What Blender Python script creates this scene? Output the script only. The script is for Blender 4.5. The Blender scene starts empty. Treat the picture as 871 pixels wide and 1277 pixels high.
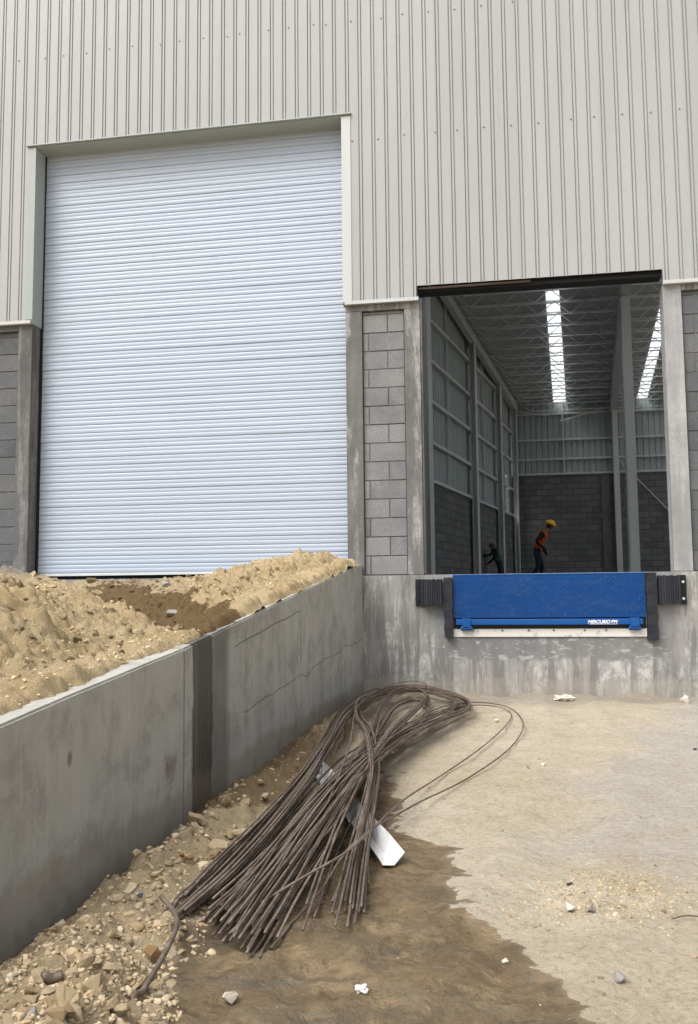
import bpy, bmesh, math, random
import numpy as np
from mathutils import Vector, Matrix, noise as mnoise

random.seed(7)
RNG = np.random.default_rng(11)
SC = bpy.context.scene
COL = SC.collection

# ------------------------------------------------------------------ camera
CF, CYAW, CPIT, CROLL = 1127.17, 0.171599, 0.092836, -0.0095287
CPOS = Vector((1.43361, -9.0315, 0.984978))
PW, PH = 871.0, 1277.0
_fw = Vector((-math.sin(CYAW) * math.cos(CPIT), math.cos(CYAW) * math.cos(CPIT), math.sin(CPIT)))
_r = Vector((math.cos(CYAW), math.sin(CYAW), 0))
_u = _r.cross(_fw)
CR = _r * math.cos(CROLL) + _u * math.sin(CROLL)
CU = -_r * math.sin(CROLL) + _u * math.cos(CROLL)


def plane_pt(px, py, axis, val):
    """the point of a world plane (axis = val) that the photograph shows at a pixel"""
    d = CR * ((px - PW / 2) / CF) - CU * ((py - PH / 2) / CF) + _fw
    return CPOS + d * ((val - CPOS[axis]) / d[axis])


cam_d = bpy.data.cameras.new('camera')
cam = bpy.data.objects.new('camera', cam_d)
COL.objects.link(cam)
M3 = Matrix((CR, CU, -_fw)).transposed()
cam.matrix_world = Matrix.Translation(CPOS) @ M3.to_4x4()
cam_d.sensor_fit = 'VERTICAL'
cam_d.sensor_height = 24.0
cam_d.lens = 24.0 * CF / PH
cam_d.clip_start = 0.05
cam_d.clip_end = 2000
SC.camera = cam

# ------------------------------------------------------------------ numpy noise


def _hash(ix, iy, seed):
    h = (ix.astype(np.int64) * 374761393 + iy.astype(np.int64) * 668265263 + seed * 974634777) & 0xFFFFFFFF
    h = ((h ^ (h >> 13)) * 1274126177) & 0xFFFFFFFF
    return ((h ^ (h >> 16)) & 0xFFFFFF) / float(0xFFFFFF)


def vnoise(x, y, seed=0):
    ix = np.floor(x); iy = np.floor(y)
    fx = x - ix; fy = y - iy
    fx = fx * fx * fx * (fx * (fx * 6 - 15) + 10); fy = fy * fy * fy * (fy * (fy * 6 - 15) + 10)
    a = _hash(ix, iy, seed); b = _hash(ix + 1, iy, seed); c = _hash(ix, iy + 1, seed); d = _hash(ix + 1, iy + 1, seed)
    return (a + (b - a) * fx) * (1 - fy) + (c + (d - c) * fx) * fy - 0.5


def fbm(x, y, f=1.0, octv=4, gain=0.5, seed=0):
    s = 0; a = 1.0
    for k in range(octv):
        s = s + a * vnoise(x * f + 17.3 * k, y * f - 9.1 * k, seed + k)
        f *= 2.03; a *= gain
    return s


def lumps(x, y, cell, seed=0, keep=0.6):
    """half-round clods on a jittered lattice, height 0..1"""
    gx = np.floor(x / cell); gy = np.floor(y / cell)
    out = np.zeros_like(x)
    for dx in (-1, 0, 1):
        for dy in (-1, 0, 1):
            cx = gx + dx; cy = gy + dy
            px = (cx + _hash(cx, cy, seed)) * cell; py = (cy + _hash(cx, cy, seed + 1)) * cell
            r = cell * (0.22 + 0.42 * _hash(cx, cy, seed + 2))
            on = _hash(cx, cy, seed + 3) < keep
            q = 1 - ((x - px) ** 2 + (y - py) ** 2) / (r * r)
            out = np.maximum(out, np.where(on & (q > 0), np.maximum(q, 0) ** 0.8 * r / cell * 1.6, 0))
    return out


def sstep(a, b, x):
    t = np.clip((x - a) / (b - a), 0, 1)
    return t * t * (3 - 2 * t)


# ------------------------------------------------------------------ materials


class NT:
    def __init__(self, name):
        self.m = bpy.data.materials.new(name)
        self.m.use_nodes = True
        self.t = self.m.node_tree
        self.bsdf = self.t.nodes['Principled BSDF']
        self.bsdf.inputs['Specular IOR Level'].default_value = 0.3

    def n(self, typ, ins=None, **props):
        nd = self.t.nodes.new(typ)
        for k, v in props.items():
            setattr(nd, k, v)
        for k, v in (ins or {}).items():
            self.put(nd.inputs[k], v)
        return nd

    def put(self, sock, v):
        if isinstance(v, bpy.types.NodeSocket):
            self.t.links.new(v, sock)
        elif isinstance(v, (tuple, list)) and len(v) == 3 and sock.type == 'RGBA':
            sock.default_value = (*v, 1)
        else:
            sock.default_value = v

    def coord(self, scale=(1, 1, 1), which='Object', loc=(0, 0, 0)):
        tc = self.n('ShaderNodeTexCoord')
        mp = self.n('ShaderNodeMapping', {'Vector': tc.outputs[which], 'Scale': scale, 'Location': loc})
        return mp.outputs[0]

    def noise(self, vec, scale, detail=4, rough=0.6, dist=0.0):
        return self.n('ShaderNodeTexNoise', {'Vector': vec, 'Scale': scale, 'Detail': detail, 'Roughness': rough,
                                             'Distortion': dist}).outputs[0]

    def voro(self, vec, scale, feature='F1', out=0, rand=1.0):
        nd = self.n('ShaderNodeTexVoronoi', feature=feature)
        self.put(nd.inputs['Vector'], vec); nd.inputs['Scale'].default_value = scale
        nd.inputs['Randomness'].default_value = rand
        return nd.outputs[out]

    def ramp(self, fac, stops, interp='LINEAR'):
        nd = self.n('ShaderNodeValToRGB', {'Fac': fac})
        cr = nd.color_ramp
        cr.interpolation = interp
        while len(cr.elements) < len(stops):
            cr.elements.new(0.5)
        for e, (p, c) in zip(cr.elements, stops):
            e.position = p
            e.color = (c, c, c, 1) if isinstance(c, (int, float)) else (*c, 1)
        return nd.outputs[0]

    def mix(self, fac, a, b, blend='MIX'):
        nd = self.n('ShaderNodeMix', data_type='RGBA', blend_type=blend)
        self.put(nd.inputs[0], fac); self.put(nd.inputs[6], a); self.put(nd.inputs[7], b)
        return nd.outputs[2]

    def math(self, op, a, b=0.0, c=None):
        nd = self.n('ShaderNodeMath', operation=op)
        self.put(nd.inputs[0], a); self.put(nd.inputs[1], b)
        if c is not None:
            self.put(nd.inputs[2], c)
        return nd.outputs[0]

    def attr(self, name):
        return self.n('ShaderNodeAttribute', attribute_name=name).outputs['Fac']

    def island(self):
        return self.n('ShaderNodeNewGeometry').outputs['Random Per Island']

    def objrand(self):
        return self.n('ShaderNodeObjectInfo').outputs['Random']

    def xyz(self, vec):
        return self.n('ShaderNodeSeparateXYZ', {'Vector': vec}).outputs

    def bump(self, height, strength=0.3, dist=0.01, normal=None):
        nd = self.n('ShaderNodeBump', {'Height': height, 'Strength': strength, 'Distance': dist})
        if normal is not None:
            self.put(nd.inputs['Normal'], normal)
        return nd.outputs[0]

    def out(self, color=None, rough=None, metal=None, normal=None, spec=None):
        b = self.bsdf
        if color is not None:
            self.put(b.inputs['Base Color'], color)
        if rough is not None:
            self.put(b.inputs['Roughness'], rough)
        if metal is not None:
            self.put(b.inputs['Metallic'], metal)
        if normal is not None:
            self.put(b.inputs['Normal'], normal)
        if spec is not None:
            self.put(b.inputs['Specular IOR Level'], spec)
        return self.m


def plain(name, c, rough=0.6, metal=0.0, var=0.12, scale=9, spec=0.3, bump=0.0):
    t = NT(name)
    v = t.coord()
    n = t.noise(v, scale, 5)
    lo = tuple(x * (1 - var) for x in c); hi = tuple(min(1, x * (1 + var)) for x in c)
    nr = None
    if bump:
        nr = t.bump(t.noise(v, scale * 6, 3), bump, 0.004)
    return t.out(t.mix(n, lo, hi), rough, metal, nr, spec)


def concrete(name, c, streak=0.3, whit=0.0, pits=True, blotch=0.35, rough=0.85, tint=(1, 1, 1), cscale=1.0):
    t = NT(name)
    v = t.coord()
    vs = t.coord(scale=(5.0, 5.0, 0.45))
    big = t.ramp(t.noise(v, 1.7 * cscale, 6, 0.65, 0.4), [(0.3, 0.0), (0.7, 1.0)])
    mid = t.noise(v, 9 * cscale, 6, 0.7)
    stv = t.ramp(t.noise(vs, 1.6, 5, 0.7, 0.2), [(0.38, 0.0), (0.66, 1.0)])
    lo = tuple(x * (1 - blotch) * k for x, k in zip(c, tint)); hi = tuple(x * (1 + blotch) for x in c)
    col = t.mix(big, lo, hi)
    col = t.mix(t.math('MULTIPLY', t.math('SUBTRACT', 1.0, stv), streak), col, tuple(x * 0.55 for x in c))
    if whit:
        w = t.ramp(t.noise(t.coord(scale=(6, 6, 0.7), loc=(3, 1, 7)), 1.3, 7, 0.75, 0.5), [(0.49, 0.0), (0.56, 1.0)])
        w2 = t.ramp(t.noise(v, 12, 5, 0.8), [(0.35, 0.2), (0.62, 1.0)])
        col = t.mix(t.math('MULTIPLY', t.math('MULTIPLY', w, w2), whit), col, (0.62, 0.61, 0.58))
    col = t.mix(t.math('MULTIPLY', t.ramp(mid, [(0.35, 1.0), (0.6, 0.0)]), 0.35), col, tuple(x * 0.7 for x in c))
    h = t.math('ADD', t.math('MULTIPLY', mid, 0.6), t.noise(v, 60, 3))
    if pits:
        pit = t.ramp(t.voro(v, 26), [(0.06, 1.0), (0.12, 0.0)])
        pit = t.math('MULTIPLY', pit, t.ramp(t.noise(v, 7, 2), [(0.5, 0.0), (0.56, 1.0)]))
        col = t.mix(t.math('MULTIPLY', pit, 0.75), col, tuple(x * 0.3 for x in c))
        h = t.math('SUBTRACT', h, t.math('MULTIPLY', pit, 2.0))
    return t.out(col, rough, None, t.bump(h, 0.35, 0.006))


def painted_metal(name, c, rough=0.45, dirt=0.12, spec=0.35):
    t = NT(name)
    v = t.coord()
    a = t.noise(t.coord(scale=(2.2, 2.2, 0.25)), 1.4, 5, 0.65)
    b = t.noise(v, 22, 4, 0.7)
    col = t.mix(t.ramp(a, [(0.35, 0.0), (0.7, 1.0)]), tuple(x * (1 - dirt) for x in c), c)
    col = t.mix(t.math('MULTIPLY', t.ramp(b, [(0.55, 0.0), (0.8, 1.0)]), dirt * 1.5), col, tuple(x * 0.7 for x in c))
    return t.out(col, t.math('MULTIPLY_ADD', b, 0.15, rough - 0.07), None, t.bump(t.noise(v, 3.0, 2), 0.06, 0.01), spec)


M = {}
t = NT('cladding_paint')
v = t.coord()
X_, Y_, Z_ = t.xyz(v)
sh = t.n('ShaderNodeTexWhiteNoise', {'W': t.math('FLOOR', t.math('MULTIPLY', X_, 1.2148))}, noise_dimensions='1D').outputs[0]
a = t.noise(t.coord(scale=(2.2, 2.2, 0.25)), 1.4, 5, 0.65)
col = t.mix(sh, (0.338, 0.346, 0.339), (0.370, 0.378, 0.371))
col = t.mix(t.math('MULTIPLY', t.ramp(a, [(0.35, 1.0), (0.7, 0.0)]), 0.5), col, (0.322, 0.326, 0.314))
dr = t.ramp(t.noise(t.coord(scale=(9, 9, 0.35), loc=(1, 3, 2)), 1.6, 6, 0.7), [(0.56, 0.0), (0.68, 1.0)])
col = t.mix(t.math('MULTIPLY', dr, 0.22), col, (0.27, 0.265, 0.245))
lap = t.ramp(t.math('FRACT', t.math('MULTIPLY', X_, 1.2148)), [(0.0, 1.0), (0.012, 0.0)])
col = t.mix(t.math('MULTIPLY', lap, 0.35), col, (0.2, 0.2, 0.19))
bk = t.noise(t.coord(scale=(1.5, 1, 0.8)), 2.0, 3)
M['cladding'] = t.out(col, t.math('MULTIPLY_ADD', a, 0.2, 0.30), None, t.bump(bk, 0.25, 0.02), 0.35)
M['flashing'] = painted_metal('flashing_paint', (0.34, 0.375, 0.36), 0.42, 0.10)
M['white_trim'] = painted_metal('white_trim_paint', (0.50, 0.505, 0.50), 0.45, 0.10)
M['steel_grey'] = painted_metal('grey_steel_primer', (0.60, 0.62, 0.62), 0.5, 0.12)
M['joist'] = painted_metal('joist_primer', (0.66, 0.68, 0.68), 0.5, 0.12)
M['inner_sheet'] = painted_metal('inner_sheet', (0.38, 0.44, 0.44), 0.5, 0.15)
M['roof_sheet'] = painted_metal('roof_sheet', (0.50, 0.52, 0.52), 0.5, 0.12)
M['black_steel'] = plain('black_steel', (0.012, 0.012, 0.013), 0.5)
M['void_black'] = plain('dark_gap_black', (0.01, 0.01, 0.01), 0.9)  # black put in for the darkness of the gap below the shutter
M['screw'] = plain('screw_head', (0.2, 0.2, 0.19), 0.4, 0.6)
M['galv'] = plain('galvanised_bolt', (0.75, 0.75, 0.73), 0.35, 0.6)
M['rail_rust'] = plain('brown_tube', (0.10, 0.075, 0.06), 0.6)

# roller shutter slats
t = NT('shutter_paint')
v = t.coord()
isl = t.island()
a = t.noise(t.coord(scale=(0.5, 1, 14)), 2.0, 3, 0.6)
b = t.ramp(t.noise(t.coord(scale=(1.2, 1, 16)), 3.0, 3, 0.6), [(0.62, 0.0), (0.72, 1.0)])
col = t.mix(a, (0.352, 0.405, 0.478), (0.408, 0.46, 0.537))
col = t.mix(t.math('MULTIPLY', isl, 0.30), col, (0.30, 0.355, 0.435))
col = t.mix(t.math('MULTIPLY', b, 0.3), col, (0.28, 0.32, 0.38))
M['shutter'] = t.out(col, 0.36, None, t.bump(t.noise(t.coord(scale=(0.6, 1, 3)), 2.5, 3), 0.12, 0.01), 0.4)

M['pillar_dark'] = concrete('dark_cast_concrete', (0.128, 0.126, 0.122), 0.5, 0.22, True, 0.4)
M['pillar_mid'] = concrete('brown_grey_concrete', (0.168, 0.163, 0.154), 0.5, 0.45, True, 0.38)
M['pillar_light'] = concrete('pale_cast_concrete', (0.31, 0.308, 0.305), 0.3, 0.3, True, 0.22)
M['dock_wall'] = None
M['floor_slab'] = concrete('slab_concrete', (0.26, 0.255, 0.245), 0.1, 0.0, False, 0.2)
M['mortar'] = concrete('mortar', (0.15, 0.147, 0.14), 0.1, 0.0, False, 0.2)

# dock face: whitewashed, streaked, with trowelled grey patches round the leveller
t = NT('stained_dock_concrete')
v = t.coord()
X_, Y_, Z_ = t.xyz(v)
big = t.ramp(t.noise(v, 1.5, 6, 0.65, 0.5), [(0.3, 0.0), (0.7, 1.0)])
col = t.mix(big, (0.20, 0.198, 0.19), (0.34, 0.33, 0.308))
w = t.ramp(t.noise(t.coord(scale=(3.2, 3, 0.9)), 1.5, 8, 0.75, 0.9), [(0.47, 0.0), (0.58, 1.0)])
w = t.math('MULTIPLY', w, t.ramp(t.noise(v, 10, 6, 0.8), [(0.42, 0.1), (0.54, 1.0)]))
col = t.mix(t.math('MULTIPLY', w, 0.75), col, (0.55, 0.54, 0.51))
d1 = t.ramp(t.noise(t.coord(scale=(7, 5, 0.6), loc=(5, 2, 3)), 1.3, 6, 0.7, 0.4), [(0.48, 0.0), (0.58, 1.0)])
col = t.mix(t.math('MULTIPLY', d1, 0.7), col, (0.15, 0.145, 0.135))
# trowelled cement band below the leveller
band = t.math('MULTIPLY', t.ramp(Z_, [(0.0, 0.0), (1.0, 1.0)]), 1.0)
zc = t.math('ABSOLUTE', t.math('SUBTRACT', t.math('ADD', Z_, t.math('MULTIPLY', t.noise(v, 2.6, 5, 0.7), 0.22)), 0.58))
bm_ = t.ramp(zc, [(0.10, 1.0), (0.13, 0.0)])
xc = t.math('ABSOLUTE', t.math('SUBTRACT', t.math('ADD', X_, t.math('MULTIPLY', t.noise(v, 3.1, 4), 0.3)), 1.98))
bm_ = t.math('MULTIPLY', bm_, t.ramp(t.math('MULTIPLY', xc, 0.5), [(0.52, 1.0), (0.58, 0.0)]))
pc = t.mix(t.noise(v, 5, 6, 0.7), (0.13, 0.13, 0.132), (0.24, 0.238, 0.232))
wh = t.ramp(t.noise(t.coord(scale=(1, 1, 2.4)), 6.0, 6, 0.75), [(0.54, 0.0), (0.60, 1.0)])
pc = t.mix(t.math('MULTIPLY', wh, 0.5), pc, (0.6, 0.59, 0.56))
col = t.mix(t.math('MULTIPLY', bm_, 0.85), col, pc)
# cement patches beside the leveller
xs = t.math('ABSOLUTE', t.math('SUBTRACT', t.math('ABSOLUTE', t.math('SUBTRACT', X_, 1.82)), 1.05))
ps = t.math('MULTIPLY', t.ramp(t.math('ADD', xs, t.math('MULTIPLY', t.noise(v, 5, 3), 0.08)), [(0.15, 1.0), (0.18, 0.0)]),
            t.ramp(Z_, [(0.58, 0.0), (0.62, 1.0)]))
col = t.mix(t.math('MULTIPLY', ps, 0.8), col, (0.245, 0.245, 0.243))
# soil splash along the foot
foot = t.ramp(t.math('ADD', Z_, t.math('MULTIPLY', t.noise(t.coord(scale=(3, 3, 1)), 3, 6, 0.75), -0.30)), [(-0.0, 1.0), (0.03, 0.0)])
col = t.mix(t.math('MULTIPLY', foot, t.math('MULTIPLY_ADD', t.noise(v, 7, 5, 0.7), 1.2, -0.2)), col, (0.36, 0.32, 0.255))
# pour joints of the formwork
jx = t.math('ABSOLUTE', t.math('SUBTRACT', t.math('FRACT', t.math('MULTIPLY_ADD', X_, 0.82, 0.32)), 0.5))
jl = t.math('MULTIPLY', t.ramp(jx, [(0.003, 1.0), (0.008, 0.0)]), t.ramp(t.noise(v, 3, 3), [(0.4, 0.0), (0.6, 1.0)]))
col = t.mix(t.math('MULTIPLY', jl, 0.4), col, (0.2, 0.19, 0.18))
hh = t.math('ADD', t.noise(v, 14, 6, 0.75), t.math('MULTIPLY', t.noise(v, 70, 3), 0.5))
M['dock_wall'] = t.out(col, 0.88, None, t.bump(hh, 0.5, 0.008))

# ramp wall: grey cast concrete, wet run below the gully, hairline cracks
t = NT('ramp_wall_concrete')
v = t.coord()
X_, Y_, Z_ = t.xyz(v)
big = t.ramp(t.noise(v, 1.3, 6, 0.65, 0.6), [(0.3, 0.0), (0.7, 1.0)])
col = t.mix(big, (0.36, 0.352, 0.312), (0.49, 0.477, 0.427))
st = t.ramp(t.noise(t.coord(scale=(4, 6, 0.35)), 1.5, 6, 0.7, 0.3), [(0.42, 0.0), (0.68, 1.0)])
col = t.mix(t.math('MULTIPLY', st, 0.4), col, (0.25, 0.245, 0.225))
fine = t.noise(v, 18, 6, 0.75)
col = t.mix(t.math('MULTIPLY', t.ramp(fine, [(0.48, 0.0), (0.62, 1.0)]), 0.45), col, (0.42, 0.41, 0.38))
mt = t.noise(v, 4.2, 8, 0.72, 0.3)
col = t.mix(t.math('MULTIPLY', t.ramp(mt, [(0.40, 1.0), (0.52, 0.0)]), 0.5), col, (0.225, 0.217, 0.19))
col = t.mix(t.math('MULTIPLY', t.ramp(mt, [(0.56, 0.0), (0.66, 1.0)]), 0.4), col, (0.44, 0.43, 0.395))
spl = t.ramp(t.noise(t.coord(scale=(1, 1, 0.7), loc=(4, 1, 0)), 9.0, 6, 0.8, 0.2), [(0.64, 0.0), (0.68, 1.0)])
col = t.mix(t.math('MULTIPLY', t.math('MULTIPLY', spl, t.ramp(Z_, [(0.05, 1.0), (0.5, 0.0)])), 0.6), col, (0.42, 0.33, 0.20))
fw = t.math('ABSOLUTE', t.math('SUBTRACT', t.math('FRACT', t.math('MULTIPLY_ADD', Z_, 3.2, t.math('MULTIPLY', Y_, -0.02))), 0.5))
col = t.mix(t.math('MULTIPLY', t.math('MULTIPLY', t.ramp(fw, [(0.006, 1.0), (0.02, 0.0)]), t.ramp(t.noise(v, 2.2, 3), [(0.48, 0.0), (0.6, 1.0)])), 0.35), col, (0.45, 0.44, 0.40))
drip = t.ramp(t.noise(t.coord(scale=(8, 9, 0.5), loc=(1, 4, 2)), 1.4, 6, 0.75), [(0.56, 0.0), (0.63, 1.0)])
col = t.mix(t.math('MULTIPLY', drip, 0.45), col, (0.46, 0.445, 0.41))
chip = t.ramp(t.voro(t.coord(scale=(1, 1, 0.6), loc=(2.3, 0.7, 1.1)), 3.4), [(0.045, 1.0), (0.075, 0.0)])
col = t.mix(t.math('MULTIPLY', chip, 0.7), col, (0.12, 0.11, 0.10))
# rusty brown stain
rx = t.math('ADD', t.math('POWER', t.math('MULTIPLY', t.math('ADD', Y_, 5.28), 7.0), 2.0),
            t.math('POWER', t.math('MULTIPLY', t.math('SUBTRACT', Z_, 0.27), 5.5), 2.0))
rs = t.ramp(t.math('ADD', rx, t.math('MULTIPLY', t.noise(v, 9, 4), 1.6)), [(0.75, 1.0), (1.0, 0.0)])
col = t.mix(t.math('MULTIPLY', rs, 0.55), col, (0.14, 0.095, 0.055))
# wet run
wob = t.math('MULTIPLY', t.noise(t.coord(scale=(1, 3, 0.9)), 3.5, 6, 0.7), 0.13)
yy = t.math('ADD', Y_, t.math('SUBTRACT', wob, 0.065))
wet1 = t.math('MULTIPLY', t.ramp(t.math('ADD', yy, 6.0), [(0.985, 0.0), (1.0, 1.0)]),
              t.ramp(t.math('MULTIPLY', t.math('ADD', yy, 6.0), 0.5), [(0.635, 1.0), (0.64, 0.0)]))
wet2 = t.math('MULTIPLY', t.ramp(t.math('MULTIPLY', t.math('ADD', yy, 6.0), 0.5), [(0.635, 0.0), (0.645, 1.0)]),
              t.ramp(t.math('MULTIPLY', t.math('ADD', yy, 6.0), 0.5), [(0.74, 1.0), (0.79, 0.0)]))
wet1 = t.math('MULTIPLY', wet1, t.ramp(t.noise(t.coord(scale=(5, 16, 0.5)), 2.0, 5, 0.7), [(0.30, 0.72), (0.55, 1.0)]))
col = t.mix(t.math('MULTIPLY', wet1, 0.93), col, (0.036, 0.034, 0.027))
col = t.mix(t.math('MULTIPLY', wet2, 0.66), col, (0.085, 0.08, 0.07))
# damp, soiled foot
foot = t.ramp(t.math('ADD', Z_, t.math('MULTIPLY', t.noise(t.coord(scale=(2, 2.5, 1)), 2.2, 5, 0.7), -0.25)), [(0.0, 1.0), (0.05, 0.0)])
col = t.mix(t.math('MULTIPLY', foot, 0.45), col, (0.20, 0.165, 0.115))
# hairline crack along the pour line
cz = t.math('ABSOLUTE', t.math('SUBTRACT', t.math('ADD', Z_, t.math('MULTIPLY', t.noise(t.coord(scale=(1, 1, 0.1)), 1.3, 5, 0.55), 0.20)),
                               t.math('MULTIPLY_ADD', Y_, 0.052, 0.68)))
crk = t.math('MULTIPLY', t.ramp(cz, [(0.001, 1.0), (0.005, 0.0)]), t.ramp(t.math('MULTIPLY', t.math('ADD', Y_, 6.0), 0.3), [(0.52, 0.0), (0.56, 1.0)]))
cz2 = t.math('ABSOLUTE', t.math('SUBTRACT', t.math('ADD', Z_, t.math('MULTIPLY', t.noise(v, 1.5, 5, 0.6), 0.06)),
                                t.math('MULTIPLY_ADD', Y_, 0.10, 1.19)))
crk2 = t.math('MULTIPLY', t.ramp(cz2, [(0.001, 1.0), (0.006, 0.0)]), t.ramp(t.math('MULTIPLY', t.math('ADD', Y_, 6.0), 0.25), [(0.40, 0.0), (0.42, 1.0)]))
crk2 = t.math('MULTIPLY', crk2, t.ramp(t.math('MULTIPLY', t.math('ADD', Y_, 6.0), 0.25), [(0.79, 1.0), (0.80, 0.0)]))
crk = t.math('MAXIMUM', crk, crk2)
col = t.mix(t.math('MULTIPLY', crk, 0.7), col, (0.07, 0.065, 0.06))
hh = t.math('ADD', t.math('MULTIPLY', t.noise(v, 5, 5, 0.7), 1.0), t.math('MULTIPLY', t.noise(v, 55, 3), 0.3))
hh = t.math('SUBTRACT', hh, t.math('ADD', crk, chip))
wetall = t.math('MAXIMUM', wet1, t.math('MULTIPLY', wet2, 0.6))
M['ramp_wall'] = t.out(col, t.math('MULTIPLY_ADD', wetall, -0.35, 0.8), None, t.bump(hh, 0.35, 0.01))

# concrete blocks, one tone per block
t = NT('concrete_block')
v = t.coord()
isl = t.island()
col = t.mix(isl, (0.145, 0.15, 0.157), (0.24, 0.242, 0.242))
col = t.mix(t.ramp(t.noise(v, 4, 6, 0.7), [(0.4, 0.0), (0.75, 0.7)]), col, (0.31, 0.308, 0.30))
sp = t.noise(v, 90, 3, 0.8)
col = t.mix(t.ramp(sp, [(0.35, 0.5), (0.55, 0.0)]), col, (0.10, 0.10, 0.10))
M['block'] = t.out(col, 0.92, None, t.bump(t.math('ADD', sp, t.noise(v, 14, 4)), 0.6, 0.006))
t = NT('dark_concrete_block')
v = t.coord()
isl = t.island()
col = t.mix(isl, (0.085, 0.09, 0.097), (0.135, 0.14, 0.147))
col = t.mix(t.ramp(t.noise(v, 4, 6, 0.7), [(0.45, 0.0), (0.75, 0.6)]), col, (0.19, 0.19, 0.19))
sp = t.noise(v, 90, 3, 0.8)
col = t.mix(t.ramp(sp, [(0.35, 0.5), (0.55, 0.0)]), col, (0.05, 0.05, 0.05))
M['block_dark'] = t.out(col, 0.92, None, t.bump(t.math('ADD', sp, t.noise(v, 14, 4)), 0.6, 0.006))

# block walls far inside
t = NT('inner_block_wall')
v = t.coord()
x_, y_, z_ = t.xyz(v)
cv = t.n('ShaderNodeCombineXYZ', {'X': x_, 'Y': z_, 'Z': 0.0}).outputs[0]
br = t.n('ShaderNodeTexBrick', {'Vector': cv, 'Color1': (0.13, 0.133, 0.135), 'Color2': (0.20, 0.20, 0.197), 'Mortar': (0.08, 0.08, 0.08),
                                'Scale': 1.0, 'Mortar Size': 0.012, 'Brick Width': 0.42, 'Row Height': 0.21})
col = t.mix(t.math('MULTIPLY', t.noise(v, 2.0, 6, 0.7), 0.5), br.outputs[0], (0.09, 0.095, 0.095))
M['inner_block'] = t.out(col, 0.95, None, t.bump(br.outputs[1], -0.3, 0.01))

# translucent skylight sheets
t = NT('skylight_sheet')
t.t.nodes.remove(t.bsdf)
tr = t.n('ShaderNodeBsdfTranslucent', {'Color': (0.92, 0.94, 0.95)})
tp = t.n('ShaderNodeBsdfTransparent', {'Color': (0.9, 0.92, 0.94)})
mx = t.n('ShaderNodeMixShader', {0: 0.45, 1: tr.outputs[0], 2: tp.outputs[0]})
t.t.links.new(mx.outputs[0], t.t.nodes['Material Output'].inputs['Surface'])
M['skylight'] = t.m

# blue tread plate
t = NT('blue_enamel')
v = t.coord()
n1 = t.noise(v, 5, 5, 0.7)
col = t.mix(n1, (0.002, 0.040, 0.155), (0.003, 0.053, 0.20))
col = t.mix(t.ramp(t.noise(v, 24, 6, 0.8), [(0.56, 0.0), (0.72, 0.4)]), col, (0.12, 0.15, 0.20))
col = t.mix(t.math('MULTIPLY', t.ramp(t.noise(t.coord(scale=(1.2, 1, 5)), 2.4, 6, 0.75), [(0.48, 0.0), (0.66, 1.0)]), 0.14), col, (0.10, 0.14, 0.21))
M['blue'] = t.out(col, t.math('MULTIPLY_ADD', n1, 0.2, 0.35), None, None, 0.2)
M['blue_light'] = plain('blue_enamel_bright', (0.006, 0.075, 0.26), 0.36, 0, 0.15, 6)
M['letter_white'] = plain('white_lettering', (0.8, 0.8, 0.8), 0.5, 0, 0.05)
t = NT('chipped_white_steel')
v = t.coord()
col = t.mix(t.ramp(t.noise(v, 13, 6, 0.75), [(0.56, 0.0), (0.68, 1.0)]), (0.68, 0.66, 0.60), (0.36, 0.33, 0.29))
M['white_lip'] = t.out(col, 0.6)
t = NT('black_rubber')
v = t.coord()
isl = t.island()
col = t.mix(isl, (0.012, 0.013, 0.016), (0.032, 0.034, 0.042))
col = t.mix(t.ramp(t.noise(t.coord(scale=(6, 6, 1)), 6, 6, 0.8), [(0.58, 0.0), (0.75, 0.35)]), col, (0.17, 0.16, 0.145))
M['rubber'] = t.out(col, 0.75, None, t.bump(t.noise(t.coord(scale=(8, 8, 1)), 8, 4), 0.4, 0.006))

# rebar
t = NT('rusty_rebar')
v = t.coord()
r_ = t.objrand()
col = t.mix(r_, (0.052, 0.039, 0.031), (0.19, 0.152, 0.12))
col = t.mix(t.ramp(t.noise(v, 7, 5, 0.75), [(0.42, 0.0), (0.66, 0.85)]), col, (0.26, 0.218, 0.178))
col = t.mix(t.ramp(t.noise(v, 26, 4, 0.7), [(0.50, 0.0), (0.68, 0.8)]), col, (0.13, 0.062, 0.030))
M['rebar'] = t.out(col, 0.55, 0.25, t.bump(t.noise(v, 130, 2), 0.5, 0.003), 0.4)

# stones
t = NT('limestone')
v = t.coord()
r_ = t.objrand()
n1 = t.noise(v, 14, 6, 0.7)
col = t.mix(r_, (0.36, 0.26, 0.145), (0.54, 0.44, 0.295))
col = t.mix(t.ramp(n1, [(0.45, 0.0), (0.75, 0.7)]), col, (0.33, 0.235, 0.125))
M['stone'] = t.out(col, 0.95, None, t.bump(t.math('ADD', n1, t.noise(v, 70, 4, 0.7)), 0.7, 0.006))
t = NT('gravel_stone')
v = t.coord()
r_ = t.island()
col = t.mix(t.ramp(r_, [(0.0, 0.0), (1.0, 1.0)]), (0.34, 0.25, 0.14), (0.56, 0.46, 0.32))
col = t.mix(t.ramp(t.noise(v, 40, 4), [(0.45, 0.0), (0.8, 0.6)]), col, (0.30, 0.21, 0.11))
M['gravel'] = t.out(col, 0.95, None, t.bump(t.noise(v, 160, 3), 0.5, 0.003))
t = NT('soil_clod')
v = t.coord()
r_ = t.island()
col = t.mix(r_, (0.47, 0.34, 0.18), (0.68, 0.545, 0.345))
M['soil_clod'] = t.out(col, 0.97, None, t.bump(t.noise(v, 120, 4), 0.6, 0.004), 0.15)
t = NT('soil_lump')
v = t.coord()
r_ = t.objrand()
col = t.mix(r_, (0.48, 0.35, 0.19), (0.64, 0.505, 0.31))
n1 = t.noise(v, 1.6, 7, 0.8)
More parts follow.
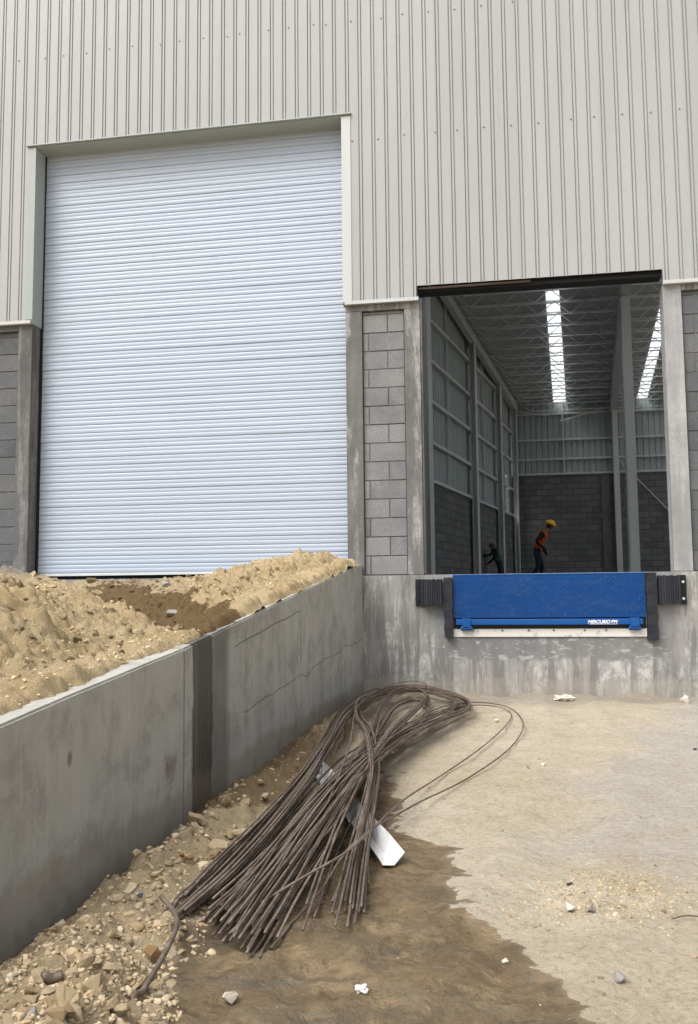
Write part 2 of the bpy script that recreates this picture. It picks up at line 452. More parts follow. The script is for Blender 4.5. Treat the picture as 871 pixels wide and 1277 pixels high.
col = t.mix(t.ramp(n1, [(0.46, 0.0), (0.62, 0.5)]), col, (0.36, 0.255, 0.135))
M['soil_lump'] = t.out(col, 0.97, None, t.bump(n1, 1.0, 0.3), 0.15)
M['pale_stone'] = plain('pale_stone', (0.66, 0.60, 0.49), 0.9, 0, 0.2, 18, 0.2, 0.6)
M['grey_stone'] = plain('grey_stone', (0.33, 0.31, 0.28), 0.9, 0, 0.2, 18, 0.2, 0.6)
M['brown_stone'] = plain('brown_clod', (0.30, 0.19, 0.09), 0.95, 0, 0.3, 14, 0.2, 0.8)
M['dark_clod'] = plain('dark_clod', (0.13, 0.085, 0.045), 0.95, 0, 0.3, 14, 0.2, 0.8)
M['white_sheet'] = None
t = NT('dirty_white_sheet_metal')
v = t.coord()
col = t.mix(t.ramp(t.noise(v, 9, 6, 0.75), [(0.55, 0.0), (0.72, 0.6)]), (0.70, 0.70, 0.69), (0.48, 0.43, 0.35))
M['white_sheet'] = t.out(col, 0.5, None, t.bump(t.noise(v, 8, 3), 0.2, 0.01))
M['blue_scrap'] = plain('blue_grey_plastic', (0.15, 0.20, 0.30), 0.5, 0, 0.3, 40)
M['dark_scrap'] = plain('dark_scrap', (0.03, 0.03, 0.035), 0.6, 0, 0.3, 40)
M['pale_scrap'] = plain('pale_plastic', (0.62, 0.62, 0.60), 0.4, 0, 0.15, 40)

# yard ground
t = NT('yard_ground')
v = t.coord()
wet = t.attr('wet'); grey = t.attr('grey'); rub = t.attr('rubble')
nb = t.noise(v, 0.9, 6, 0.65, 0.3)
col = t.mix(t.ramp(nb, [(0.35, 0.0), (0.68, 1.0)]), (0.49, 0.41, 0.29), (0.60, 0.53, 0.41))
gm = t.ramp(t.math('ADD', grey, t.math('MULTIPLY', t.math('SUBTRACT', t.noise(v, 1.6, 6, 0.7, 0.6), 0.5), 1.3)), [(0.3, 0.0), (0.7, 1.0)])
col = t.mix(t.math('MULTIPLY', gm, 0.8), col, (0.46, 0.43, 0.385))
n2 = t.noise(v, 6, 7, 0.75, 0.2)
col = t.mix(t.math('MULTIPLY', t.ramp(n2, [(0.47, 0.0), (0.62, 1.0)]), 0.38), col, (0.37, 0.29, 0.195))
n3 = t.noise(v, 38, 5, 0.8)
col = t.mix(t.math('MULTIPLY', t.ramp(n3, [(0.50, 0.0), (0.64, 1.0)]), 0.55), col, (0.25, 0.19, 0.12))
col = t.mix(t.math('MULTIPLY', t.ramp(n3, [(0.34, 1.0), (0.46, 0.0)]), 0.5), col, (0.62, 0.56, 0.46))
sc = t.ramp(t.noise(t.coord(scale=(1.6, 1.6, 1), loc=(2, 0, 0)), 2.4, 6, 0.75, 0.8), [(0.55, 0.0), (0.63, 1.0)])
col = t.mix(t.math('MULTIPLY', sc, 0.16), col, (0.27, 0.20, 0.125))
dg = t.attr('dust')
col = t.mix(t.math('MULTIPLY', dg, 0.75), col, t.mix(t.noise(v, 5, 6, 0.75), (0.17, 0.145, 0.115), (0.30, 0.27, 0.225)))
# rubble bed colour
col = t.mix(t.math('MULTIPLY', rub, 0.8), col, t.mix(t.noise(v, 11, 5, 0.7), (0.30, 0.21, 0.11), (0.50, 0.39, 0.235)))
wn = t.math('ADD', t.math('MULTIPLY', t.math('SUBTRACT', t.noise(t.coord(scale=(1, 1.3, 1)), 3.2, 7, 0.58, 0.3), 0.5), 0.42), wet)
wm = t.ramp(wn, [(0.0, 0.0), (0.004, 0.82), (0.04, 1.0)])
wcol = t.mix(t.ramp(t.noise(v, 3.0, 7, 0.7, 0.6), [(0.36, 0.0), (0.66, 1.0)]), (0.135, 0.094, 0.050), (0.245, 0.178, 0.098))
wcol = t.mix(t.math('MULTIPLY', t.ramp(n3, [(0.5, 0.0), (0.66, 1.0)]), 0.5), wcol, (0.33, 0.235, 0.13))
wg = t.ramp(t.noise(t.coord(scale=(1, 2.2, 1), loc=(0.3, 0, 0)), 2.2, 7, 0.75, 0.8), [(0.50, 0.0), (0.64, 1.0)])
wcol = t.mix(t.math('MULTIPLY', wg, 0.7), wcol, (0.125, 0.112, 0.088))
wd = t.ramp(t.noise(t.coord(scale=(1, 3.0, 1), loc=(1.3, 2, 0)), 7, 6, 0.75, 0.8), [(0.60, 0.0), (0.70, 1.0)])
wcol = t.mix(t.math('MULTIPLY', wd, 0.8), wcol, (0.075, 0.052, 0.030))
wf = t.noise(v, 18, 7, 0.8, 0.3)
wcol = t.mix(t.math('MULTIPLY', t.ramp(wf, [(0.40, 1.0), (0.50, 0.0)]), 0.6), wcol, (0.105, 0.070, 0.036))
col = t.mix(wm, col, wcol)
dm = t.attr('damp')
dmn = t.ramp(t.math('ADD', dm, t.math('MULTIPLY', t.math('SUBTRACT', t.noise(v, 6, 5, 0.7), 0.5), 0.9)), [(0.35, 0.0), (0.62, 1.0)])
col = t.mix(t.math('MULTIPLY', dmn, 0.85), col, t.mix(t.noise(v, 9, 5, 0.7), (0.13, 0.085, 0.042), (0.28, 0.19, 0.10)))
rgh = t.math('SUBTRACT', 0.93, t.math('MULTIPLY', wm, t.ramp(t.noise(v, 4.0, 5), [(0.44, 0.20), (0.58, 0.68)])))
hh = t.math('ADD', t.math('MULTIPLY', t.noise(v, 22, 7, 0.8), 1.0), t.math('MULTIPLY', t.noise(v, 110, 4, 0.8), 0.45))
hh = t.math('MULTIPLY', hh, t.math('SUBTRACT', 1.0, t.math('MULTIPLY', wm, t.ramp(t.noise(v, 4.0, 5), [(0.44, 0.0), (0.58, 0.75)]))))
M['ground'] = t.out(col, rgh, None, t.bump(hh, 1.0, 0.02), 0.35)

# soil heap
t = NT('dry_sandy_soil')
v = t.coord()
damp = t.attr('damp'); grv = t.attr('gravelly')
nb = t.noise(v, 1.8, 6, 0.65, 0.3)
col = t.mix(t.ramp(nb, [(0.35, 0.0), (0.68, 1.0)]), (0.55, 0.41, 0.225), (0.67, 0.53, 0.325))
n2 = t.noise(v, 16, 6, 0.8)
col = t.mix(t.math('MULTIPLY', t.ramp(n2, [(0.49, 0.0), (0.63, 1.0)]), 0.42), col, (0.36, 0.255, 0.115))
col = t.mix(t.math('MULTIPLY', t.ramp(n2, [(0.36, 1.0), (0.46, 0.0)]), 0.5), col, (0.60, 0.50, 0.35))
gcol = t.mix(t.noise(v, 30, 5, 0.8), (0.20, 0.175, 0.145), (0.42, 0.385, 0.33))
col = t.mix(grv, col, gcol)
dn = t.ramp(t.math('ADD', damp, t.math('MULTIPLY', t.math('SUBTRACT', t.noise(v, 5, 6, 0.7, 0.5), 0.5), 2.0)), [(0.50, 0.0), (0.62, 1.0)])
col = t.mix(t.math('MULTIPLY', dn, 0.9), col, t.mix(t.noise(v, 12, 5, 0.8), (0.085, 0.050, 0.022), (0.23, 0.145, 0.065)))
hh = t.math('ADD', t.noise(v, 30, 7, 0.85), t.math('MULTIPLY', t.noise(v, 120, 3, 0.8), 0.6))
M['soil'] = t.out(col, 0.97, None, t.bump(hh, 1.0, 0.022), 0.15)

for k, c, r in (('skin', (0.22, 0.12, 0.075), .6), ('jacket', (0.012, 0.013, 0.016), .85), ('trousers', (0.014, 0.018, 0.04), .85),
                ('boots', (0.16, 0.15, 0.14), .7), ('hair', (0.008, 0.007, 0.006), .7), ('vest_red', (0.55, 0.075, 0.02), .7),
                ('vest_green', (0.035, 0.075, 0.05), .7), ('reflective', (0.85, 0.80, 0.42), .4), ('helmet', (0.75, 0.42, 0.02), .4)):
    M[k] = plain('figure_' + k, c, r, 0, 0.12, 12)

# ------------------------------------------------------------------ mesh helpers


def link(o, parent=None):
    COL.objects.link(o)
    if parent is not None:
        o.parent = parent
    return o


def tag(o, label=None, cat=None, group=None, kind=None):
    if label: o['label'] = label
    if cat: o['category'] = cat
    if group: o['group'] = group
    if kind: o['kind'] = kind
    return o


def empty(name, loc=(0, 0, 0), rz=0.0):
    o = bpy.data.objects.new(name, None)
    o.location = loc
    o.rotation_euler = (0, 0, rz)
    o.empty_display_size = 0.1
    COL.objects.link(o)
    return o


class MB:
    def __init__(self):
        self.v = []; self.f = []; self.mi = []

    def face(self, pts, m=0):
        b = len(self.v)
        self.v += [tuple(p) for p in pts]
        self.f.append(tuple(range(b, b + len(pts)))); self.mi.append(m)

    def hexa(self, p, m=0):
        b = len(self.v)
        self.v += [tuple(q) for q in p]
        for f in ((0, 3, 2, 1), (4, 5, 6, 7), (0, 1, 5, 4), (1, 2, 6, 5), (2, 3, 7, 6), (3, 0, 4, 7)):
            self.f.append(tuple(b + i for i in f)); self.mi.append(m)

    def box(self, x0, x1, y0, y1, z0, z1, m=0):
        self.hexa([(x0, y0, z0), (x1, y0, z0), (x1, y1, z0), (x0, y1, z0), (x0, y0, z1), (x1, y0, z1), (x1, y1, z1), (x0, y1, z1)], m)

    def bar(self, p, q, w, h=None, up=(0, 0, 1), m=0):
        p = Vector(p); q = Vector(q); h = h or w
        d = (q - p).normalized(); upv = Vector(up)
        if abs(d.dot(upv)) > 0.98: upv = Vector((0, 1, 0))
        s = d.cross(upv).normalized(); t_ = s.cross(d).normalized()
        a = s * w / 2; c = t_ * h / 2
        self.hexa([p - a - c, p + a - c, p + a + c, p - a + c, q - a - c, q + a - c, q + a + c, q - a + c], m)

    def cyl(self, p, q, r, n=10, r2=None, m=0):
        p = Vector(p); q = Vector(q); r2 = r if r2 is None else r2
        d = (q - p).normalized()
        s = d.orthogonal().normalized(); t_ = d.cross(s)
        b = len(self.v)
        for k in range(n):
            a = 2 * math.pi * k / n
            o = s * math.cos(a) + t_ * math.sin(a)
            self.v.append(tuple(p + o * r)); self.v.append(tuple(q + o * r2))
        for k in range(n):
            j = (k + 1) % n
            self.f.append((b + 2 * k, b + 2 * j, b + 2 * j + 1, b + 2 * k + 1)); self.mi.append(m)
        self.f.append(tuple(b + 2 * k for k in range(n - 1, -1, -1))); self.mi.append(m)
        self.f.append(tuple(b + 2 * k + 1 for k in range(n))); self.mi.append(m)

    def build(self, name, mat, parent=None, bevel=0.0, seg=2, smooth=False, loc=None):
        me = bpy.data.meshes.new(name)
        me.from_pydata(self.v, [], self.f)
        for mm in (mat if isinstance(mat, (list, tuple)) else [mat]):
            me.materials.append(mm)
        me.polygons.foreach_set('material_index', self.mi)
        bm = bmesh.new(); bm.from_mesh(me)
        bmesh.ops.recalc_face_normals(bm, faces=bm.faces)
        if bevel:
            bmesh.ops.bevel(bm, geom=bm.edges[:], offset=bevel, segments=seg, affect='EDGES', profile=0.6, clamp_overlap=True)
        bm.to_mesh(me); bm.free()
        if smooth:
            me.polygons.foreach_set('use_smooth', [True] * len(me.polygons))
        o = bpy.data.objects.new(name, me)
        if loc is not None: o.location = loc
        return link(o, parent)


def tube_mesh(pts, r, n=6, wob=0.0):
    """a swept round bar through world points"""
    P = [Vector(p) for p in pts]
    verts = []; faces = []
    T = [(P[min(i + 1, len(P) - 1)] - P[max(i - 1, 0)]).normalized() for i in range(len(P))]
    s = T[0].orthogonal().normalized()
    for i, p in enumerate(P):
        s = (s - T[i] * s.dot(T[i])).normalized()
        c = T[i].cross(s)
        for k in range(n):
            a = 2 * math.pi * k / n
            verts.append(tuple(p + (s * math.cos(a) + c * math.sin(a)) * r))
    for i in range(len(P) - 1):
        for k in range(n):
            j = (k + 1) % n
            faces.append((i * n + k, i * n + j, (i + 1) * n + j, (i + 1) * n + k))
    faces.append(tuple(range(n - 1, -1, -1)))
    faces.append(tuple((len(P) - 1) * n + k for k in range(n)))
    return verts, faces


def catmull(P, per=8):
    P = [np.array(p, float) for p in P]
    P = [2 * P[0] - P[1]] + P + [2 * P[-1] - P[-2]]
    out = []
    for i in range(1, len(P) - 2):
        a, b, c, d = P[i - 1:i + 3]
        for k in range(per):
            s = k / per
            out.append(0.5 * ((2 * b) + (c - a) * s + (2 * a - 5 * b + 4 * c - d) * s * s + (3 * b - a - 3 * c + d) * s ** 3))
    out.append(P[-2])
    return out


def grid_mesh(name, xs, ys, zfun, mat, attrs=None):
    X, Y = np.meshgrid(xs, ys)
    Z = zfun(X, Y)
    nx, ny = len(xs), len(ys)
    co = np.stack([X, Y, Z], -1).reshape(-1, 3)
    idx = np.arange(nx * ny).reshape(ny, nx)
    q = np.stack([idx[:-1, :-1], idx[:-1, 1:], idx[1:, 1:], idx[1:, :-1]], -1).reshape(-1, 4)
    me = bpy.data.meshes.new(name)
    me.vertices.add(len(co)); me.vertices.foreach_set('co', co.astype(np.float32).ravel())
    me.loops.add(q.size); me.loops.foreach_set('vertex_index', q.ravel().astype(np.int32))
    me.polygons.add(len(q)); me.polygons.foreach_set('loop_start', np.arange(0, q.size, 4, dtype=np.int32))
    me.update(calc_edges=True)
    me.polygons.foreach_set('use_smooth', np.ones(len(q), bool))
    me.materials.append(mat)
    for k, fn in (attrs or {}).items():
        a = me.attributes.new(k, 'FLOAT', 'POINT')
        a.data.foreach_set('value', fn(X, Y).astype(np.float32).ravel())
    me.validate()
    return link(bpy.data.objects.new(name, me))


# ------------------------------------------------------------------ terrain functions
WT_Y = np.array([-12.6, -6.62, -5.94, -5.12, -4.26, -2.79, 0.05])
WT_Z = np.array([0.05, 0.627, 0.691, 0.761, 0.854, 1.019, 1.312])


def wall_top(Y):
    return np.interp(Y, WT_Y, WT_Z)


def poly_sdf(X, Y, poly):
    """signed distance, positive inside"""
    P = np.array(poly)
    d2 = np.full(X.shape, 1e9); ins = np.zeros(X.shape, bool)
    for i in range(len(P)):
        a = P[i]; b = P[(i + 1) % len(P)]
        ex, ey = b - a
        wx = X - a[0]; wy = Y - a[1]
        tt = np.clip((wx * ex + wy * ey) / (ex * ex + ey * ey + 1e-12), 0, 1)
        d2 = np.minimum(d2, (wx - tt * ex) ** 2 + (wy - tt * ey) ** 2)
        c = ((a[1] > Y) != (b[1] > Y))
        with np.errstate(divide='ignore', invalid='ignore'):
            xx = (b[0] - a[0]) * (Y - a[1]) / (b[1] - a[1] + 1e-12) + a[0]
        ins ^= c & (X < xx)
    d = np.sqrt(d2)
    return np.where(ins, d, -d)


def gpoly(px):
    return [tuple(plane_pt(x, y, 2, 0.0))[:2] for x, y in px]


WET = gpoly([(470, 962), (497, 966), (497, 1000), (490, 1024), (515, 1044), (560, 1056), (566, 1074), (590, 1088), (566, 1099), (562, 1112),
             (582, 1132), (606, 1157), (632, 1176), (628, 1188), (656, 1206), (702, 1222), (724, 1252), (740, 1290), (800, 1500),
             (120, 1500), (196, 1285), (186, 1215), (236, 1172), (280, 1120), (360, 1055), (440, 1000)])
DAMP = gpoly([(215, 1015), (300, 965), (372, 930), (400, 925), (395, 960), (350, 1000), (300, 1030), (235, 1040)])
RUB = gpoly([(-120, 1300), (0, 1196), (130, 1092), (230, 1012), (300, 972), (380, 912), (432, 880), (455, 900), (430, 935), (385, 990),
             (330, 1050), (262, 1110), (262, 1160), (300, 1192), (214, 1205), (236, 1280), (200, 1500), (-300, 1500)])
PATCH = gpoly([(672, 1102), (720, 1082), (790, 1085), (872, 1105), (880, 1140), (800, 1160), (740, 1165), (690, 1150)])


def ground_z(X, Y):
    near = sstep(-9.5, -8.0, Y) * sstep(5.5, 4.0, X) * sstep(-0.6, -0.25, X) * sstep(0.4, 0.1, Y)
    rs = poly_sdf(X, Y, RUB); ws = poly_sdf(X, Y, WET); ps = poly_sdf(X, Y, PATCH)
    rub = sstep(-0.03, 0.12, rs)
    z = 0.03 * fbm(X, Y, 0.8, 3, 0.5, 3) + 0.016 * fbm(X, Y, 3, 6, 0.6, 9)
    # old wheel ruts curving across the yard
    for c0 in (1.75, 3.15):
        rd = X - c0 - 0.10 * (Y + 4) + 0.05 * (Y + 4) ** 2 / 4 + 0.08 * fbm(X, Y, 1.2, 2, .5, 13)
        z = z - 0.013 * np.exp(-(rd / 0.13) ** 2) + 0.009 * np.exp(-((np.abs(rd) - 0.21) / 0.06) ** 2)
    z = z + 0.003 * lumps(X, Y, 0.05, 21, 0.35) * (1 - sstep(-0.02, 0.05, ws))
    wetm = sstep(-0.02, 0.08, ws)
    z = z + wetm * (0.010 * np.abs(fbm(X, Y, 9, 4, .6, 33)) + 0.024 * fbm(X * 0.7 + Y * 0.7, Y * 0.7 - X * 0.7, 7, 4, 0.6, 31) - 0.012)
    # rubble bank along the ramp wall, a trench at its foot
    bank = 0.095 * sstep(0.02, 0.30, rs) * (0.75 + 0.7 * fbm(X, Y, 2.5, 2, 0.5, 41))
    z = z + bank - 0.05 * sstep(0.12, 0.02, X) * sstep(-4.6, -5.6, Y)
    z = z + rub * (0.026 * lumps(X, Y, 0.045, 51, 0.7) + 0.034 * lumps(X, Y, 0.10, 61, 0.45) + 0.016 * lumps(X, Y, 0.024, 71, 0.8) + 0.02 * fbm(X, Y, 9, 4, .6, 73))
    z = z + sstep(-0.05, 0.1, ps) * (0.012 + 0.012 * lumps(X, Y, 0.035, 81, 0.6))
    # soil swept up against the dock face
    z = z + 0.035 * sstep(-0.35, 0.0, Y) * (0.7 + fbm(X, Y, 3, 3, 0.5, 91)) * sstep(-0.1, 0.2, X)
    return z * near - 0.0


def at_ground(px, py, h=0.0):
    p = plane_pt(px, py, 2, h)
    for _ in range(4):
        z = float(ground_z(np.array([[p.x]]), np.array([[p.y]]))[0, 0])
        p = plane_pt(px, py, 2, z + h)
    return p


GN = np.array([-0.818, -0.575])


def gully_u(X, Y):
    w = 0.16 * vnoise(X * 1.7 + 3, Y * 1.7, 5)
    return (X - 0.0) * GN[0] + (Y + 4.62) * GN[1] + w


def heap_parts(X, Y):
    u = gully_u(X, Y)
    wt = wall_top(Y)
    r = np.minimum(wt - 0.09, 1.13)
    B = sstep(-0.12, -1.15, X)
    # long bank of tipped soil, tooth marks of the bucket across its face
    crest = 1.06 + 0.07 * fbm(X, Y, 1.6, 3, 0.5, 101)
    S1 = sstep(0.05, 1.15, u) * sstep(-4.6, -2.6, X)
    z1 = r + (crest - r) * B ** 0.8 * S1
    # second bank against the building corner
    tx = np.clip(((X + 0.2) * -1.3 + (Y + 0.75) * -0.75) / (1.3 ** 2 + 0.75 ** 2), 0, 1)
    dx = X + 0.2 + 1.3 * tx; dy = Y + 0.75 + 0.75 * tx
    d = np.sqrt(dx * dx + dy * dy)
    A2 = 0.215 - 0.19 * tx
    z2 = A2 * np.exp(-(d / 0.52) ** 2) * sstep(0.35, -0.25, u)
    z2b = 0.13 * np.exp(-(((X + 0.55) / 0.45) ** 2 + ((Y + 2.4) / 1.3) ** 2)) * sstep(0.2, -0.3, u)
    g = 0.20 * np.exp(-(((X + 4.3) / 1.15) ** 2 + ((Y + 0.55) / 0.5) ** 2))
    return u, wt, r, z1, z2 + z2b, g


def heap_z(X, Y):
    u, wt, r, z1, z2, g = heap_parts(X, Y)
    z = z1 + z2 + g
    lump1 = lumps(X, Y, 0.17, 111, 0.25); lump2 = lumps(X, Y, 0.075, 121, 0.5); lump3 = lumps(X, Y, 0.035, 131, 0.55)
    heapm = np.clip(sstep(0.02, 0.35, u) * sstep(-4.6, -3.0, X) + 1.2 * np.clip(z2 * 5, 0, 1) + 0.45, 0, 1)
    lump4 = lumps(X, Y, 0.022, 137, 0.5)
    z = z + heapm * 0.012 * lump4 + heapm * 0.014 * fbm(X, Y, 11.0, 4, 0.5, 181)
    z = z + heapm * (0.050 * lump1 + 0.034 * lump2 + 0.020 * lump3 + 0.06 * fbm(X, Y, 1.9, 5, 0.48, 141) + 0.012 * np.abs(fbm(X, Y, 6.0, 4, 0.6, 161)))
    # furrows running down the near face
    ff = sstep(0.35, 0.8, u) * sstep(-1.6, -1.0, X) * sstep(-0.05, -0.4, X)
    ac = X * 0.35 + Y * 0.94; al = X * 0.94 - Y * 0.35
    z = z + ff * 0.055 * fbm(ac * 8.5, al * 0.9, 1.0, 3, 0.55, 171)
    gul = np.exp(-(u / 0.16) ** 2)
    z = z - gul * 0.05 * sstep(0.3, -0.1, X)
    # hold the soil to the wall head at its edge
    k = sstep(-0.42, -0.19, X)
    spill = 0.034 + 0.042 * fbm(X * 0.4, Y, 5.0, 5, 0.65, 151) + 0.012 * lump2 + 0.008 * lump3
    edge = wt + spill + 0.02 * sstep(-4.3, -3.9, Y) - 0.055 * sstep(-0.06 , -0.005, X) - 0.045 * sstep(-4.6, -5.6, Y) * sstep(-0.10, -0.05, X)
    z = z * (1 - k) + np.minimum(np.maximum(z, edge - 0.012), edge + 0.35 * sstep(-0.10, -0.42, X)) * k
    rough = sstep(-0.012, -0.09, X)
    z = z + rough * (0.012 * lump3 + 0.008 * lump4 + 0.012 * lumps(X, Y, 0.11, 143, 0.3) + 0.010 * fbm(X, Y, 14, 4, 0.6, 145))
    return z


def f_wet(X, Y): return np.clip(poly_sdf(X, Y, WET), -1, 1)
def f_rub(X, Y): return sstep(-0.05, 0.08, poly_sdf(X, Y, RUB) + 0.12 * fbm(X, Y, 6, 3, 0.6, 3))
def f_damp(X, Y): return np.maximum(sstep(-0.12, 0.10, poly_sdf(X, Y, DAMP)), sstep(0.11, 0.03, X) * sstep(-1.5, -3.5, Y))
def f_grey(X, Y): return np.clip(0.95 * np.exp(-(((X - 2.6 - 0.3 * (Y + 3.5)) / 0.75) ** 2)) * sstep(-6.6, -4.2, Y), 0, 1)
def f_dust(X, Y): return np.clip(sstep(-1.15, -0.1, Y + 0.5 * fbm(X, Y, 1.8, 4, 0.55, 77)), 0, 1) * sstep(0.3, 1.2, X + 0.3 * (-Y))


gx = np.concatenate([[-300, -80, -30, -12, -5, -2, -0.7], np.arange(-0.3, 3.9, 0.0155), [4.5, 5.5, 8, 14, 30, 80, 300]])
gy = np.concatenate([[-300, -80, -30, -15, -11, -9.4, -8.6, -8.0], np.arange(-7.5, 0.02, 0.0155), [0.3, 2, 10, 30, 80, 300]])
ground = grid_mesh('ground', gx, gy, ground_z, M['ground'],
                   {'wet': f_wet, 'rubble': f_rub, 'damp': f_damp, 'grey': f_grey, 'dust': f_dust})
tag(ground, 'bare sandy yard ground with a wet muddy patch', 'ground', kind='structure')

hx = np.concatenate([[-14, -10, -8, -6.5, -5.6], np.arange(-5.0, -2.2, 0.03), np.arange(-2.2, -0.01, 0.0125), [-0.006]])
hy = np.concatenate([[-13, -11, -9.5, -8.5, -7.8], np.arange(-7.1, -0.02, 0.0135), [-0.006]])


def f_hdamp(X, Y):
    u = gully_u(X, Y)
    a = np.exp(-((u + 0.06) / 0.20) ** 2) * sstep(-3.0, -1.4, X)
    b = 0.55 * np.exp(-((u + 0.3) / 0.35) ** 2) * sstep(-3.6, -2.0, X) * sstep(-0.5, -1.2, X)
    return np.clip(a + b, 0, 1)


def f_grv(X, Y):
    u, wt, r, z1, z2, g = heap_parts(X, Y)
    flat = sstep(0.1, -0.6, u) * sstep(-1.0, -2.0, X)
    return np.clip(g * 7 + 0.65 * flat * (1 - np.clip(z2 * 8, 0, 1)), 0, 1)


heap = grid_mesh('soil_heap', hx, hy, heap_z, M['soil'], {'damp': f_hdamp, 'gravelly': f_grv})
tag(heap, 'dry sandy soil heaped on the ramp behind the concrete retaining wall', 'terrain', kind='structure')


def hz(x, y):
    return float(heap_z(np.array([[x]]), np.array([[y]]))[0, 0])


def gz(x, y):
    return float(ground_z(np.array([[x]]), np.array([[y]]))[0, 0])


def at_heap(px, py):
    """march a pixel's ray to the heap surface"""
    d = (CR * ((px - PW / 2) / CF) - CU * ((py - PH / 2) / CF) + _fw)
    ss = np.arange(1.5, 14, 0.03)
    qx = CPOS.x + d.x * ss; qy = CPOS.y + d.y * ss; qz = CPOS.z + d.z * ss
    hit = np.nonzero((qx < -0.03) & (qy < 0) & (qz < heap_z(qx[None], qy[None])[0]))[0]
    return None if not len(hit) else CPOS + d * float(ss[hit[0]])


# ------------------------------------------------------------------ the warehouse
XL, XR = -9.0, 13.0          # building extent along the facade
ZF, ZC, ZD, ZO = 1.19, 4.0, 6.055, 4.145
YB = 23.0                    # back wall
TOP = 10.5
wh = empty('warehouse', (0, 0, 0))
tag(wh, 'large unfinished warehouse with pale ribbed metal cladding over grey block walls', 'warehouse')

# dock face and slab
mb = MB(); mb.box(XL, XR, 0.0, 0.30, -0.4, ZF)
mb.build('dock_wall', M['dock_wall'], wh)['label'] = 'stained whitewashed concrete dock face below the loading opening'
mb = MB(); mb.box(XL, XR, 0.303, YB + 0.2, 0.9, ZF - 0.004); mb.build('floor_slab', M['floor_slab'], wh)

# pillars (cast concrete, 0.2 deep)
YP0, YP1 = 0.004, 0.21


def pillar(x0, x1, z1, mat, y0=YP0, z0=ZF + 0.002):
    m = MB(); m.box(x0, x1, y0, YP1, z0, z1)
    return m.build('concrete_pillar', mat, wh, bevel=0.006)


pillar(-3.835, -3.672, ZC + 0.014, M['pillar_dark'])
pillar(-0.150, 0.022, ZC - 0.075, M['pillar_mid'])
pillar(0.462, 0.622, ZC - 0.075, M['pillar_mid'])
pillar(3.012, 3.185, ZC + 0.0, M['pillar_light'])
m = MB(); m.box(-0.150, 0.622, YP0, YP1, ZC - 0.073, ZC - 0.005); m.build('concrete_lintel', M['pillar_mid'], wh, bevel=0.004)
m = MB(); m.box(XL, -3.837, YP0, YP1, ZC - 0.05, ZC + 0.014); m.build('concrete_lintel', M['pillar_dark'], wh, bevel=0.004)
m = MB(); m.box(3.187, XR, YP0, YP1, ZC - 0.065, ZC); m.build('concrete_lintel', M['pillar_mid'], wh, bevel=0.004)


def block_panel(x0, x1, z0, z1, course, cuts_a, cuts_b, mat, yf=0.038):
    """courses of hollow blocks; cuts give the vertical joints of odd and even courses"""
    mo = MB(); mo.box(x0, x1, yf + 0.008, 0.19, z0, z1)
    root = mo.build('block_panel', M['mortar'], wh)
    b = MB(); z = z0; k = 0
    while z < z1 - 0.02:
        zt = min(z + course, z1)
        xs = [x0] + list(cuts_a if k % 2 == 0 else cuts_b) + [x1]
        for a, c in zip(xs[:-1], xs[1:]):
            if c - a < 0.02: continue
            j = random.uniform(-0.003, 0.003)
            b.box(a + 0.005 + random.uniform(0, .002), c - 0.005 - random.uniform(0, .002), yf + j, yf + 0.03, z + 0.005, zt - 0.005)
        z += course; k += 1
    b.build('block_courses', mat, root, bevel=0.003, seg=1)
    return root


block_panel(0.024, 0.460, ZF + 0.004, ZC - 0.077, 0.1925, [0.085], [0.285], M['block'])
block_panel(3.187, 7.0, ZF + 0.004, ZC - 0.067, 0.1925, list(np.arange(3.30, 7, 0.4)), list(np.arange(3.5, 7, 0.4)), M['block_dark'])
block_panel(XL, -3.837, ZF + 0.004, ZC - 0.052, 0.1925, list(np.arange(-8.9, -3.9, 0.4)), list(np.arange(-8.7, -3.9, 0.4)), M['block_dark'])
m = MB(); m.box(7.002, XR, 0.04, 0.2, ZF, ZC - 0.067); m.build('block_panel', M['inner_block'], wh)

# ribbed cladding: one folded sheet with the two openings cut out
PITCH, PH0 = 0.1372, 0.035


def clad_y(x):
    s = ((x - PH0) / PITCH) % 1.0 * PITCH
    # valley centred at s = 0
    d = min(s, PITCH - s)
    return float(np.interp(d, [0.0085, 0.0135, 0.0165, 0.0225], [-0.031, -0.019, -0.019, -0.033]))


def clad_bottom(x):
    if x < -3.735: return ZC + 0.035
    if x < -0.072: return ZD
    if x < 0.600: return ZC - 0.01
    if x < 3.012: return ZO
    return ZC + 0.008


brk = [-3.735, -0.072, 0.600, 3.012]
xs = set([XL, XR] + brk)
k = math.floor((XL - PH0) / PITCH)
while True:
    c = PH0 + k * PITCH
    if c > XR + 0.1: break
    for d in (-0.0225, -0.0165, -0.0135, -0.0085, 0.0085, 0.0135, 0.0165, 0.0225):
        if XL < c + d < XR: xs.add(round(c + d, 5))
    k += 1
xs = sorted(xs)
mb = MB()
for a, b in zip(xs[:-1], xs[1:]):
    if b - a < 1e-4: continue
    mid = (a + b) / 2; z0 = clad_bottom(mid)
    ya, yb = clad_y(a + 1e-6), clad_y(b - 1e-6)
    for zz0, zz1 in ((z0, 8.0), (8.0, TOP)):
        mb.face([(a, ya, zz0), (b, yb, zz0), (b, yb, zz1), (a, ya, zz1)])
cl = mb.build('facade_cladding', M['cladding'], wh)
sol = cl.modifiers.new('sheet', 'SOLIDIFY'); sol.thickness = 0.0012; sol.offset = -1

